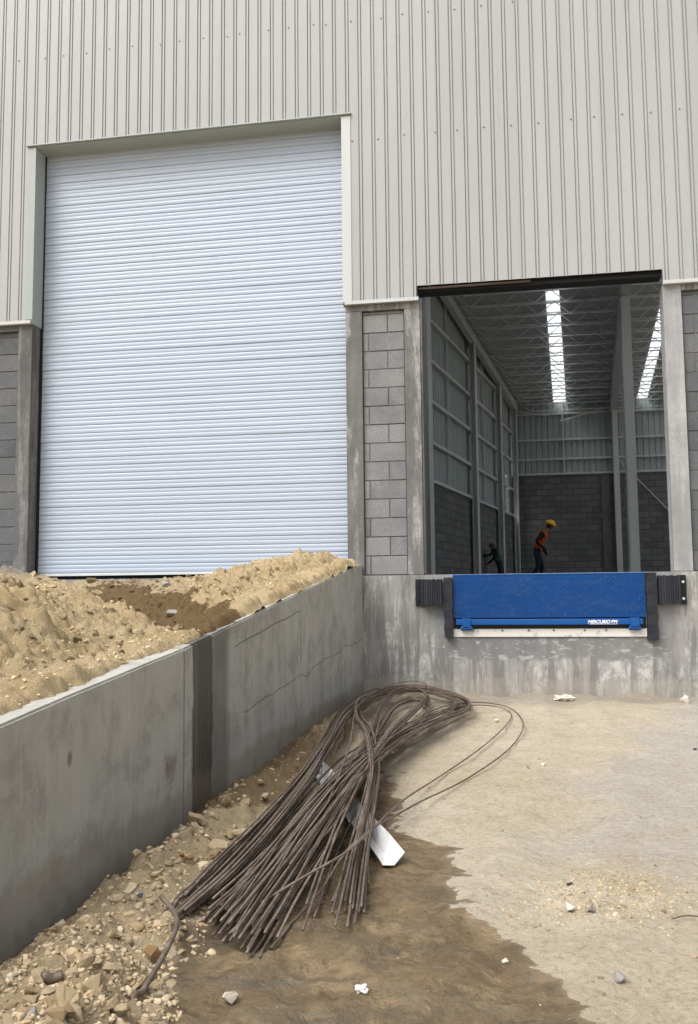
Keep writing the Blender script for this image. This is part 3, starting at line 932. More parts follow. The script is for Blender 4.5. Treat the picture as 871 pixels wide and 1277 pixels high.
# flashings round the cladding
m = MB()
m.box(-3.76, -0.060, -0.062, 0.0, ZD - 0.004, ZD + 0.010)
m.build('drip_flashing', M['flashing'], wh, bevel=0.002)
m = MB(); m.box(-3.735, -0.072, -0.030, 0.235, ZD - 0.018, ZD - 0.006); m.build('door_header_soffit', M['flashing'], wh)
m = MB()
m.box(-3.733, -3.656, -0.040, -0.036, ZC + 0.06, ZD - 0.02); m.box(-3.656, -3.652, -0.040, 0.20, ZC + 0.016, ZD - 0.02)
m.build('door_casing', M['flashing'], wh)
m = MB()
m.box(-0.166, -0.072, -0.040, -0.036, ZC + 0.02, ZD - 0.02); m.box(-0.170, -0.166, -0.040, 0.20, ZC - 0.004, ZD - 0.02)
m.build('door_casing', M['white_trim'], wh)
for a, b, z in ((XL, -3.668, ZC + 0.022), (-0.150, 0.618, ZC - 0.002), (3.010, XR, ZC + 0.0)):
    m = MB(); m.box(a, b, -0.046, -0.002, z - 0.006, z + 0.010); m.box(a, b, -0.046, -0.042, z + 0.010, z + 0.030)
    m.build('base_flashing', M['white_trim'], wh)
m = MB(); m.box(0.600, 0.604, -0.040, 0.03, ZC + 0.03, ZO - 0.0); m.build('notch_flashing', M['rail_rust'], wh)

# black lintel of the loading opening
m = MB(); m.box(0.605, 3.010, 0.03, 0.20, ZO - 0.048, ZO + 0.30); m.build('opening_lintel', M['black_steel'], wh, bevel=0.003)
m = MB(); m.cyl((0.605, 0.0, ZO - 0.022), (1.75, 0.0, ZO - 0.018), 0.014, 8); m.build('rod', M['rail_rust'], wh, smooth=True)
m = MB(); m.box(0.624, 0.640, 0.02, 0.20, ZF + 0.01, ZO - 0.12); m.build('jamb_angle', M['pillar_dark'], wh)

# fixing screws in the cladding
scr_me = None
for zrow, x0, x1, step in ((7.10, -4.35, 1.6, 0.262), (5.765, -0.0, 3.5, 0.268)):
    x = x0; q = 0
    while x < x1:
        kk = round((x - PH0 - PITCH / 2) / PITCH)
        xx = PH0 + PITCH / 2 + kk * PITCH + (0.03 if q % 5 == 3 else -0.02)
        if scr_me is None:
            m = MB(); m.cyl((0, 0.0, 0), (0, -0.004, 0), 0.009, 10); m.cyl((0, -0.003, 0), (0, -0.009, 0), 0.006, 6)
            o = m.build('screw', M['screw'], wh); scr_me = o
        else:
            o = scr_me.copy(); COL.objects.link(o); o.parent = wh
        o.location = (xx, -0.033, zrow + random.uniform(-.012, .012))
        x += step * random.choice([1, 1, 1, 0.5, 1.0]); q += 1

# roller shutter
sd_y = 0.20
mb = MB()
DX0, DX1, DZ0, DZ1 = -3.650, -0.172, 1.262, ZD + 0.02
ns = 53; sp = (DZ1 - DZ0) / ns
prof = [(0.0, 0.007), (0.03, 0.001), (0.12, -0.001), (0.30, -0.0025), (0.48, -0.001), (0.53, 0.0025), (0.58, 0.0), (0.72, -0.0012), (0.88, 0.0), (0.955, 0.002), (1.0, 0.007)]
xsd = np.linspace(DX0, DX1, 9)
vv = []; ff = []
for s in range(ns):
    b = len(vv)
    jit = random.uniform(-0.002, 0.002)
    for (tz, y) in prof:
        for xx in xsd:
            vv.append((xx, sd_y + y * 0.9 + jit + 0.002 * math.sin(xx * 2.1 + s * 0.7), DZ0 + sp * (s + tz * 0.995)))
    n = len(xsd)
    for i in range(len(prof) - 1):
        for j in range(n - 1):
            ff.append((b + i * n + j, b + i * n + j + 1, b + (i + 1) * n + j + 1, b + (i + 1) * n + j))
me = bpy.data.meshes.new('shutter_curtain')
me.from_pydata(vv, [], ff); me.materials.append(M['shutter'])
me.polygons.foreach_set('use_smooth', [True] * len(me.polygons)); me.update()
door = link(bpy.data.objects.new('roller_shutter', me), wh)
door['label'] = 'closed bluish white roller shutter of narrow horizontal slats'
m = MB(); m.box(DX0, DX1, sd_y - 0.01, sd_y + 0.03, DZ0 - 0.03, DZ0 - 0.002); m.build('bottom_bar', M['steel_grey'], door, bevel=0.004)
for x in (DX0 - 0.012, DX1 - 0.006):
    m = MB(); m.box(x, x + 0.016, sd_y - 0.028, sd_y + 0.05, ZF + 0.01, DZ1); m.build('guide_rail', M['black_steel'], door)
m = MB(); m.box(-3.6, -0.18, sd_y + 0.04, sd_y + 0.06, ZF, DZ0 - 0.02); m.build('dark_gap_strip', M['void_black'], door)  # black strip standing in for the dark gap under the shutter

# ---- inside: side wall runs at a slant, back wall parallel to the facade
LW = Vector((0.191, 1.0, 0)).normalized()
LWB = Vector((1.75, YB, 0))
L0 = (YB - 0.40) / LW.y
LW0 = LWB - LW * L0                     # start of the slanting side wall behind the facade
lw = empty('side_wall', (LW0.x, LW0.y, 0), math.atan2(LW.y, LW.x))
lw.parent = wh


def roof_z(Y): return 7.72 + 0.11 * (YB - Y)


ZB1 = 3.66                               # top of the side wall's block base
m = MB(); m.box(0, L0, 0.0, 0.15, ZF, ZB1); m.build('block_base', M['inner_block'], lw)
m = MB()
gap0, gap1 = L0 - 1.35, L0 - 0.75        # a gap left open in the sheeting near the far corner


def rib_sheet(mb, a, b, zlo, zhi_fn, pitch=0.22, y=0.05):
    x = a; k = 0
    while x < b - 1e-4:
        for (w, y0, y1) in ((pitch * .62, y, y), (pitch * .1, y, y + .03), (pitch * .18, y + .03, y + .03), (pitch * .1, y + .03, y)):
            x2 = min(x + w, b)
            mb.face([(x, y0, zlo), (x2, y1, zlo), (x2, y1, zhi_fn(x2)), (x, y0, zhi_fn(x))])
            x = x2
            if x >= b - 1e-4: break


zt = lambda s: roof_z((LW0 + LW * s).y)
rib_sheet(m, 0, gap0, ZB1 + 0.002, zt); rib_sheet(m, gap0, gap1, 5.05, zt); rib_sheet(m, gap1, L0, ZB1 + 0.002, zt)
m.build('wall_sheeting', M['inner_sheet'], lw)
for z in (3.70, 4.62, 5.62, 6.62, 7.62):
    m = MB(); m.box(0, L0 - 0.1, -0.07, 0.045, z - 0.04, z + 0.04); m.build('girt', M['steel_grey'], lw)
colpx = [(534.5, 0.17), (590.5, 0.13), (622, 0.13), (643, 0.10)]
cs = []
for px, hw in colpx:
    d = CR * ((px - PW / 2) / CF) + _fw * 1.0
    d.z = 0
    # where the ray crosses the side wall's inner face
    c2 = Vector((CPOS.x, CPOS.y, 0)); nrm = Vector((LW.y, -LW.x, 0))
    tt = (LW0 - c2).dot(nrm) / d.dot(nrm)
    s = (c2 + d * tt - LW0).dot(LW)
    s = min(s - (0.28 if px > 560 else 0.45), L0 - 0.32)
    cs.append(s)
    m = MB(); zz = roof_z((LW0 + LW * s).y) - 0.30
    m.box(s - hw, s + hw, -0.22, -0.21, ZF + 0.02, zz); m.box(s - hw, s + hw, -0.085, -0.075, ZF + 0.02, zz)
    m.box(s - 0.006, s + 0.006, -0.209, -0.086, ZF + 0.02, zz)
    m.box(s - hw - .05, s + hw + .05, -0.25, -0.05, ZF, ZF + 0.018)
    m.build('steel_column', M['steel_grey'], lw)
for a, b in zip(cs[:-1], cs[1:]):
    m = MB(); s = (a + b) / 2; m.box(s - .025, s + .025, -0.03, 0.035, 3.75, roof_z((LW0 + LW * s).y) - .1); m.build('sag_rod', M['steel_grey'], lw)
m = MB(); m.bar((0, -0.15, zt(0) - 0.2), (L0, -0.15, zt(L0) - 0.2), 0.16, 0.26); m.build('eave_beam', M['steel_grey'], lw)

bw = empty('back_wall', (0, YB, 0)); bw.parent = wh
ZB2 = 5.10
m = MB(); m.box(1.2, XR, 0.0, 0.2, ZF, ZB2); m.build('block_base', M['inner_block'], bw)
m = MB(); m.box(1.6, XR, -0.012, -0.002, 2.9, 3.06); m.build('bond_beam', M['mortar'], bw)
m = MB(); rib_sheet(m, 1.2, XR, ZB2 + 0.002, lambda s: roof_z(YB), 0.20); m.build('wall_sheeting', M['inner_sheet'], bw)
for z in (5.16, 5.68, 6.36, 7.28):
    m = MB(); m.box(1.75, XR, -0.06, 0.045, z - 0.035, z + 0.035); m.build('girt', M['steel_grey'], bw)
m = MB(); m.box(4.72, 5.02, -0.06, -0.014, ZF, ZB2); m.build('pilaster', M['mortar'], bw)
m = MB(); m.box(3.48, 3.52, -0.05, 0.03, 5.2, 7.7); m.build('sag_rod', M['steel_grey'], bw)
m = MB(); m.box(5.14, 5.32, -0.30, -0.08, ZF, 7.6); m.build('steel_column', M['steel_grey'], bw)
m = MB(); m.bar((5.3, -0.12, 5.6), (9.0, -0.12, 1.4), 0.03); m.bar((3.4, -0.12, 7.0), (5.2, -0.12, 7.45), 0.05); m.bar((1.9, -0.12, 7.40), (3.0, -0.12, 7.2), 0.05)
m.build('tie_rod', M['steel_grey'], bw)
m = MB(); m.box(XR, XR + 0.2, 0.4, YB + 0.2, ZF, 3.2); m.build('block_base', M['inner_block'], wh)  # unseen end wall, left open above its base to let in extra light
m = MB(); m.box(XL, XL + 0.2, 0.4, 11.0, ZF, TOP); m.build('side_wall_sheeting', M['inner_sheet'], wh)

# free-standing column and rafter between the two bays
cX, cY = 4.44, 13.2
m = MB()
cz = roof_z(cY) - 0.62
m.box(cX - .11, cX + .11, cY - .02, cY, ZF + .02, cz); m.box(cX - .11, cX + .11, cY + .26, cY + .28, ZF + .02, cz); m.box(cX - .012, cX + .012, cY + .001, cY + .259, ZF + .02, cz)
m.box(cX - .22, cX + .22, cY - .08, cY + .34, ZF, ZF + .018)
m.build('steel_column', M['steel_grey'], wh)
m = MB()
m.bar((4.05, 8.0, roof_z(8.0) - .40), (5.22, YB - .1, roof_z(YB - .1) - .25), 0.22, 0.42)
m.build('rafter', M['steel_grey'], wh)

# roof with two slanting translucent strips, and unseen ones added to brighten the hall
def edge(p0, p1, Y): return p0[0] + (p1[0] - p0[0]) * (Y - p0[1]) / (p1[1] - p0[1])


def roof_pt(px, py):
    d = CR * ((px - PW / 2) / CF) - CU * ((py - PH / 2) / CF) + _fw
    # roof_z(Y) = 7.72 + .11 (YB - Y)
    t_ = (7.72 + .11 * YB - .11 * CPOS.y - CPOS.z) / (d.z + .11 * d.y)
    p = CPOS + d * t_
    return (p.x, p.y)


E1 = (roof_pt(679.5, 355), roof_pt(690, 500)); E2 = (roof_pt(697, 355), roof_pt(706, 500))
E3 = (roof_pt(821.5, 388), roof_pt(795, 494)); E4 = (roof_pt(827, 420), roof_pt(808, 494))


def roof_strip(name, ea, eb, mat, z0, z1, ys=(0.02, 8, 16, YB + 0.25)):
    m = MB()
    fa = (lambda Y: ea) if isinstance(ea, float) else (lambda Y: edge(ea[0], ea[1], Y))
    fb = (lambda Y: eb) if isinstance(eb, float) else (lambda Y: edge(eb[0], eb[1], Y))
    for a, b in zip(ys[:-1], ys[1:]):
        m.hexa([(fa(a), a, roof_z(a) + z0), (fb(a), a, roof_z(a) + z0), (fb(b), b, roof_z(b) + z0), (fa(b), b, roof_z(b) + z0),
                (fa(a), a, roof_z(a) + z1), (fb(a), a, roof_z(a) + z1), (fb(b), b, roof_z(b) + z1), (fa(b), b, roof_z(b) + z1)])
    return m.build(name, mat, wh)


roof_strip('roof_sheeting', XL, -0.9, M['roof_sheet'], 0.0, 0.04, (0.02, 6.0, 11.0))
roof_strip('roof_sheeting', -0.9, 0.2, M['roof_sheet'], 0.0, 0.04, (10.5, 15.5))
roof_strip('roof_sheeting', 0.2, E1, M['roof_sheet'], 0.0, 0.04)
roof_strip('roof_sheeting', E2, E3, M['roof_sheet'], 0.0, 0.04)
roof_strip('roof_sheeting', E4, 7.9, M['roof_sheet'], 0.0, 0.04)
roof_strip('roof_sheeting', 8.8, 10.6, M['roof_sheet'], 0.0, 0.04)
roof_strip('roof_sheeting', 11.5, XR + 0.2, M['roof_sheet'], 0.0, 0.04)


def roof_sheet1(name, ea, eb, z, Y1=YB + .25):
    m = MB()
    m.face([(edge(*ea, 0.02), 0.02, roof_z(0.02) + z), (edge(*eb, 0.02), 0.02, roof_z(0.02) + z),
            (edge(*eb, Y1), Y1, roof_z(Y1) + z), (edge(*ea, Y1), Y1, roof_z(Y1) + z)])
    return m.build(name, M['skylight'], wh)


roof_sheet1('skylight', E1, E2, 0.02)['label'] = 'bright translucent skylight strip over the near bay'
roof_sheet1('skylight', E3, E4, 0.02)['label'] = 'bright slanting translucent skylight strip over the far bay'

def vl(x): return ((x, 0.0), (x, 1.0))
roof_sheet1('skylight', vl(-0.9), vl(0.2), 0.02, 10.5)  # added out of view over the front, to brighten the inside
roof_sheet1('skylight', vl(7.9), vl(8.8), 0.02)  # another unseen strip, put in for more light in the hall
roof_sheet1('skylight', vl(10.6), vl(11.5), 0.02)  # last of the added strips, unseen, also there for its light
# open-web roof joists
Y = 11.6
while Y < YB - 0.3:
    m = MB(); z = roof_z(Y)
    xa = (LWB - LW * ((YB - Y) / LW.y)).x + 0.2
    xb = 11.0
    m.bar((xa, Y, z - 0.03), (xb, Y, z - 0.03), 0.05, 0.035); m.bar((xa + .5, Y, z - 0.40), (xb, Y, z - 0.40), 0.04, 0.03)
    x = xa + .1; up = True
    while x < xb - .4:
        a = (x, Y, z - (0.045 if up else 0.39)); b = (x + 0.40, Y, z - (0.39 if up else 0.045))
        m.bar(a, b, 0.022); x += 0.40; up = not up
    m.build('roof_joist', M['joist'], wh)
    Y += 0.74

# ------------------------------------------------------------------ dock leveller
dl = empty('dock_leveller', (1.82, 0, 0.58))
tag(dl, 'blue steel dock leveller lip hanging in the concrete dock face', 'dock leveller')


def P_(m, name, mat, **k):
    o = m.build(name, mat, None, **k)
    o.parent = dl
    o.matrix_parent_inverse = Matrix.Translation((-1.82, 0, -0.58))
    return o


m = MB(); m.box(0.908, 2.730, -0.030, -0.012, 0.762, 1.172)
# raised tread pattern
zz = 0.80; r = 0
while zz < 1.155:
    xx = 0.94 + (0.022 if r % 2 else 0)
    while xx < 2.71:
        a = 0.011
        s = 1 if (r + int(round((xx - 0.94) / 0.044))) % 2 else -1
        m.bar((xx - a * .7, -0.0305, zz - a * .7 * s), (xx + a * .7, -0.0305, zz + a * .7 * s), 0.006, 0.006, up=(0, 1, 0))
        xx += 0.044
    zz += 0.024; r += 1
P_(m, 'tread_plate', M['blue'])
m = MB(); m.box(0.908, 2.730, -0.034, -0.002, 1.174, 1.186); P_(m, 'top_edge', M['blue_light'], bevel=0.003)
m = MB(); m.box(0.93, 2.70, -0.062, -0.006, 0.690, 0.748); lip = P_(m, 'lip_bar', M['blue_light'], bevel=0.012, seg=3)
m = MB(); m.box(0.908, 2.730, -0.008, -0.004, 0.655, 0.762); P_(m, 'shadow_gap_plate', M['black_steel'])
for x in (1.035, 2.62):
    m = MB(); m.box(x - .042, x + .042, -0.078, -0.004, 0.672, 0.757); m.cyl((x - .055, -0.05, 0.660), (x + .055, -0.05, 0.660), 0.022, 12)
    P_(m, 'hinge_lug', M['blue_light'], bevel=0.004)
m = MB(); m.box(0.905, 2.735, -0.016, -0.001, 0.575, 0.652)
P_(m, 'kerb_angle', M['white_lip'], bevel=0.003)
for x in (1.10, 1.38, 1.63, 1.87, 2.16, 2.36):
    m = MB(); m.cyl((x, -0.0165, 0.638), (x, -0.021, 0.638), 0.011, 10); P_(m, 'bolt_head', M['screw'])
for x0, x1, z0, z1 in ((0.820, 0.902, 0.575, 1.158), (2.738, 2.832, 0.545, 1.182)):
    m = MB()
    ks = 14
    for i in range(ks):
        a = z0 + (z1 - z0) * i / ks; b = z0 + (z1 - z0) * (i + 1) / ks
        j = 0.004 * math.sin(i * 1.7 + x0 * 9)
        j2 = 0.004 * math.sin((i + 1) * 1.7 + x0 * 9)
        m.hexa([(x0 + j, -0.075 + j, a), (x1 + j, -0.075, a), (x1 + j, -0.001, a), (x0 + j, -0.001, a),
                (x0 + j2, -0.075 + j2, b), (x1 + j2, -0.075, b), (x1 + j2, -0.001, b), (x0 + j2, -0.001, b)])
    me_o = m.build('side_seal', M['rubber'], None)
    bm = bmesh.new(); bm.from_mesh(me_o.data); bmesh.ops.remove_doubles(bm, verts=bm.verts, dist=1e-5); bm.to_mesh(me_o.data); bm.free()
    me_o.parent = dl; me_o.matrix_parent_inverse = Matrix.Translation((-1.82, 0, -0.58))
# lettering on the lip bar
fc = bpy.data.curves.new('lettering', 'FONT')
fc.body = 'MERCURIO BM'
fc.size = 0.044; fc.shear = 0.28; fc.extrude = 0.0008; fc.offset = 0.0012; fc.space_character = 0.92
fo = bpy.data.objects.new('lettering', fc)
fo.rotation_euler = (math.pi / 2, 0, 0)
COL.objects.link(fo)
bpy.context.view_layer.update()
fm = bpy.data.meshes.new_from_object(fo.evaluated_get(bpy.context.evaluated_depsgraph_get()))
bpy.data.objects.remove(fo)
lt = bpy.data.objects.new('lettering', fm)
fm.materials.clear(); fm.materials.append(M['letter_white'])
COL.objects.link(lt); lt.rotation_euler = (math.pi / 2, 0, 0)
lt.parent = lip
lt.location = (2.185, -0.0632, 0.705)
lt.matrix_parent_inverse = Matrix()
m = MB(); m.box(2.20, 2.46, -0.0645, -0.0622, 0.696, 0.699)
o = m.build('underline', M['letter_white'], lip)
lt.location = (2.185, -0.0632, 0.7045)

# dock bumpers
for side, (x0, x1, z0, z1) in (('l', (0.535, 0.806, 0.885, 1.146)), ('r', (2.842, 3.108, 0.878, 1.156))):
    db = empty('dock_bumper', (x0, 0, z0))
    tag(db, 'black laminated rubber dock bumper beside the concrete pillar, its plate on the ramp wall side' if side == 'l'
        else 'scuffed black rubber dock bumper with two bright bolts in its end plate', 'dock bumper', 'dock bumpers')
    fl0, fl1 = (x0, x0 + 0.062) if side == 'l' else (x1 - 0.062, x1)
    r0, r1 = (x0 + 0.066, x1 - 0.004) if side == 'l' else (x0 + 0.004, x1 - 0.066)
    m = MB(); n = 9
    for i in range(n):
        a = r0 + (r1 - r0) * i / n; b = r0 + (r1 - r0) * (i + 1) / n
        m.box(a + .001, b - .001, -0.115 + random.uniform(-.006, .004), -0.004, z0 + random.uniform(0, .008), z1 - random.uniform(0, .010))
    o = m.build('rubber_block', M['rubber'], db, bevel=0.004); o.matrix_parent_inverse = Matrix.Translation((-x0, 0, -z0))
    m = MB(); m.box(fl0, fl1, -0.022, -0.001, z0, z1); m.box(fl1 if side == 'l' else fl0 - .004, fl1 + .004 if side == 'l' else fl0, -0.10, -0.001, z0, z1)
    o = m.build('steel_bracket', M['black_steel'], db, bevel=0.003); o.matrix_parent_inverse = Matrix.Translation((-x0, 0, -z0))
    for zb in (z0 + .055, z1 - .065):
        xc = (fl0 + fl1) / 2
        m = MB(); m.cyl((xc, -0.022, zb), (xc, -0.036, zb), 0.014 if side == 'r' else 0.010, 6)
        o = m.build('bolt', M['galv'] if side == 'r' else M['black_steel'], db); o.matrix_parent_inverse = Matrix.Translation((-x0, 0, -z0))

# ------------------------------------------------------------------ ramp retaining wall
rw = empty('retaining_wall', (-0.1, -6.3, 0))
tag(rw, 'grey concrete retaining wall of the ramp with a dark wet streak and hairline cracks', 'retaining wall')
joints = [-12.6, -5.12, -2.79, -0.004]
for a, b in zip(joints[:-1], joints[1:]):
    ysn = [a + 0.004] + [y for y in np.arange(-12.5, 0, 0.35) if a + .1 < y < b - .1] + [b - 0.004]
    v_ = []; f_ = []
    for y in ysn:
        wobz = 0.006 * float(fbm(np.array([[y * 1.0]]), np.array([[0.3]]), 2.2, 3)[0, 0])
        zt_ = float(wall_top(y)) + wobz
        v_ += [(-0.2, y, -0.4), (0.0, y, -0.4), (0.0, y, zt_), (-0.2, y, zt_)]
    n = len(ysn)
    for i in range(n - 1):
        for k in range(4):
            j = (k + 1) % 4
            f_.append((i * 4 + k, i * 4 + j, (i + 1) * 4 + j, (i + 1) * 4 + k))
    f_.append((0, 1, 2, 3)); f_.append(tuple((n - 1) * 4 + k for k in (3, 2, 1, 0)))
    m = MB(); m.v = v_; m.f = f_; m.mi = [0] * len(f_)
    o = m.build('cast_segment', M['ramp_wall'], None)
    bm = bmesh.new(); bm.from_mesh(o.data)
    es = [e for e in bm.edges if e.calc_face_angle(0) > 0.6]
    bmesh.ops.bevel(bm, geom=es, offset=0.008, segments=2, affect='EDGES'); bm.to_mesh(o.data); bm.free()
    o.parent = rw; o.matrix_parent_inverse = Matrix.Translation((0.1, 6.3, 0))
for y in joints[1:3]:
    m = MB(); m.box(-0.19, -0.003 if y < -4 else -0.006, y - 0.0038, y + 0.0038, -0.3, float(wall_top(y)) - 0.006)
    o = m.build('joint_filler', M['pillar_light'] if y < -4 else M['pillar_dark'], None); o.parent = rw; o.matrix_parent_inverse = Matrix.Translation((0.1, 6.3, 0))
# ------------------------------------------------------------------ stones


def stone_mesh(seed, flat=0.7, sub=1):
    rnd = random.Random(seed)
    bm = bmesh.new()
    for _ in range(rnd.randint(9, 14)):
        p = Vector((rnd.gauss(0, 1), rnd.gauss(0, 1), rnd.gauss(0, 1))).normalized()
        p = Vector((p.x * rnd.uniform(.85, 1.1), p.y * rnd.uniform(.6, .85), p.z * flat * rnd.uniform(.8, 1)))
        bm.verts.new(p)
    bmesh.ops.convex_hull(bm, input=bm.verts[:])
    bmesh.ops.delete(bm, geom=[v for v in bm.verts if not v.link_faces], context='VERTS')
    bmesh.ops.bevel(bm, geom=bm.edges[:], offset=0.035, segments=1, affect='EDGES', clamp_overlap=True)
    if sub:
        bmesh.ops.triangulate(bm, faces=bm.faces[:])
        bmesh.ops.subdivide_edges(bm, edges=bm.edges[:], cuts=1, use_grid_fill=True)
        for v in bm.verts:
            v.co += v.co.normalized() * 0.13 * mnoise.noise(v.co * 2.6 + Vector((seed, 0, 0)))
    me = bpy.data.meshes.new('stone')
    bm.to_mesh(me); bm.free()
    return me


STONES = [stone_mesh(s, random.uniform(.5, .85), 1) for s in range(16)]
for me in STONES:
    me.materials.append(M['stone'])
CLODS = [stone_mesh(60 + s, random.uniform(.5, .8), 1) for s in range(6)]
for me in CLODS: me.materials.append(M['soil_lump'])
STM = {}
for key in ('pale_stone', 'grey_stone', 'brown_stone', 'dark_clod'):
    STM[key] = [stone_mesh(100 + s + hash(key) % 1 * 0 + {'pale_stone': 0, 'grey_stone': 10, 'brown_stone': 20, 'dark_clod': 30}[key], .7, 2 if False else 1) for s in range(3)]
    for me in STM[key]: me.materials.append(M[key])


def put_stone(p, r, label, group=None, me=None, name='stone', cat='stone', sink=0.25):
    me = me or random.choice(STONES)
    o = bpy.data.objects.new(name, me)
    o.location = (p[0], p[1], p[2] + r * (0.48 - sink))
    o.scale = (r, r, r)
    o.rotation_euler = (random.uniform(-.5, .5), random.uniform(-.5, .5), random.uniform(0, 6.28))
    COL.objects.link(o)
    tag(o, label, cat, group)
    return o


def px_r(p, px):
    """real radius of something px pixels across at p"""
    return px / 2 / CF * (Vector(p) - CPOS).dot(_fw)


GR_RUB = 'rubble stones along the foot of the ramp wall'
named = [  # pixel, diameter in pixels, label, mesh key
    (205, 1028, 30, 'brown upright clod leaning at the foot of the ramp wall below the wet streak', 'brown_stone'),
    (276, 1053, 34, 'large beige stone nearest the dark left-hand strand of rebar', None),
    (303, 1036, 32, 'beige angular stone wedged against the rebar heap', None),
    (249, 1020, 27, 'square tan stone beside the brown clod at the ramp wall', None),
    (283, 1246, 27, 'single pale stone lying alone on the wet mud', 'pale_stone'),
    (205, 1150, 27, 'rounded beige stone touching the bent loose bar', None),
    (175, 1222, 40, 'big flat sandy stone beside the lower end of the bent bar', None),
    (82, 1246, 40, 'largest sandy boulder at the near edge of the rubble', None),
    (93, 1268, 34, 'smooth beige stone beside the stub of cut bar', None),
    (40, 1268, 24, 'grey rounded stone next to the stub of cut bar', 'grey_stone'),
    (12, 1221, 18, 'pale stone at the outer edge of the rubble, leftmost of all', 'pale_stone'),
    (138, 1250, 24, 'beige stone between the boulder and the bent bar', None),
    (192, 1187, 26, 'brown tilted slab under the bent loose bar', 'brown_stone'),
    (772, 1218, 19, 'oval pale grey stone alone on the dry yard', 'grey_stone'),
    (711, 1131, 16, 'largest pale stone in the crushed patch on the dry yard', 'pale_stone'),
    (737, 1130, 15, 'grey stone behind the crushed patch on the dry yard', 'grey_stone'),
    (659, 956, 9, 'grey pebble of a pair below the wide rebar loop', 'grey_stone'),
    (678, 953, 8, 'yellowish pebble of a pair below the wide rebar loop', 'pale_stone'),
    (769, 1142, 11, 'small pale stone at the near side of the crushed patch', 'pale_stone'),
    (620, 899, 8, 'white pebble inside the wide rebar loop', 'pale_stone'),
    (606, 904, 7, 'white pebble left of the wide rebar loop near the dock wall', 'pale_stone'),
    (855, 873, 14, 'flat white stone at the foot of the dock wall under the second bumper', 'pale_stone'),
    (630, 1198, 9, 'white pebble on the edge of the wet mud', 'pale_stone'),
]
for x, y, dpx, lab, key in named:
    p = at_ground(x, y + dpx * .25)
    put_stone(p, px_r(p, dpx) * 1.25, lab, None, random.choice(STM[key]) if key else None, sink=0.12)


def in_poly(x, y, poly):
    c = False; n = len(poly)
    for i in range(n):
        a = poly[i]; b = poly[(i + 1) % n]
        if (a[1] > y) != (b[1] > y) and x < (b[0] - a[0]) * (y - a[1]) / (b[1] - a[1]) + a[0]: c = not c
    return c


RUBPX = [(-5, 1200), (130, 1096), (225, 1022), (300, 978), (378, 920), (430, 890), (440, 905), (400, 960), (345, 1030), (262, 1105),
         (255, 1165), (290, 1188), (214, 1205), (236, 1285), (190, 1440), (-80, 1440), (-80, 1260)]
rub = []
while len(rub) < 1900:
    x = random.uniform(-80, 440); y = random.uniform(885, 1440)
    if not in_poly(x, y, RUBPX): continue
    if random.random() > (0.35 + 0.65 * sstep(900, 1100, y)): continue
    p = plane_pt(x, y, 2, 0.05)
    r = 0.007 + 0.022 * random.random() ** 3.2
    if random.random() < 0.03: r *= 1.5
    rub.append((r / (p.y - CPOS.y), r, p.x, p.y))
rub.sort(reverse=True)
for _, r, x, y in rub[:190]:
    kind = random.random()
    put_stone((x, y, gz(x, y)), r, 'broken beige stone in the rubble bank along the foot of the ramp wall', GR_RUB,
              random.choice(STM['pale_stone']) if kind < .06 else None)

for k in range(44):
    while True:
        x = random.gauss(265, 62); y = random.gauss(1060, 48)
        if in_poly(x, y, RUBPX) and y < 1200: break
    p = at_ground(x, y)
    put_stone(p, px_r(p, random.choice([11, 13, 15, 18, 22, 26])) * 1.1, 'larger broken stone in the rubble between the ramp wall and the rebar tips', 'larger rubble stones beside the rebar heap',
              random.choice(STM['brown_stone']) if random.random() < .12 else None, sink=0.15)

GR_YARD = 'small stones strewn over the dry yard'
for k in range(110):
    for _ in range(50):
        x = random.uniform(500, 871); y = random.uniform(880, 1277)
        if not in_poly(x, y, [(505, 960), (600, 1085), (740, 1277), (871, 1277), (871, 875), (600, 878), (660, 905), (560, 975)]): continue
        break
    if k < 60: x = random.gauss(745, 48); y = random.gauss(1120, 20)
    p = at_ground(x, y)
    put_stone(p, .004 + .011 * random.random() ** 1.8, 'small pale stone strewn on the dry yard in front of the dock', GR_YARD)

# fine gravel: nobody could count it
PEB = [stone_mesh(200 + s, .7, 0) for s in range(8)]
for me in PEB:
    bm = bmesh.new(); bm.from_mesh(me); bmesh.ops.triangulate(bm, faces=bm.faces[:]); bm.to_mesh(me); bm.free()
pebs = [(np.array([tuple(v.co) for v in me.vertices]), np.array([tuple(p.vertices) for p in me.polygons])) for me in PEB]


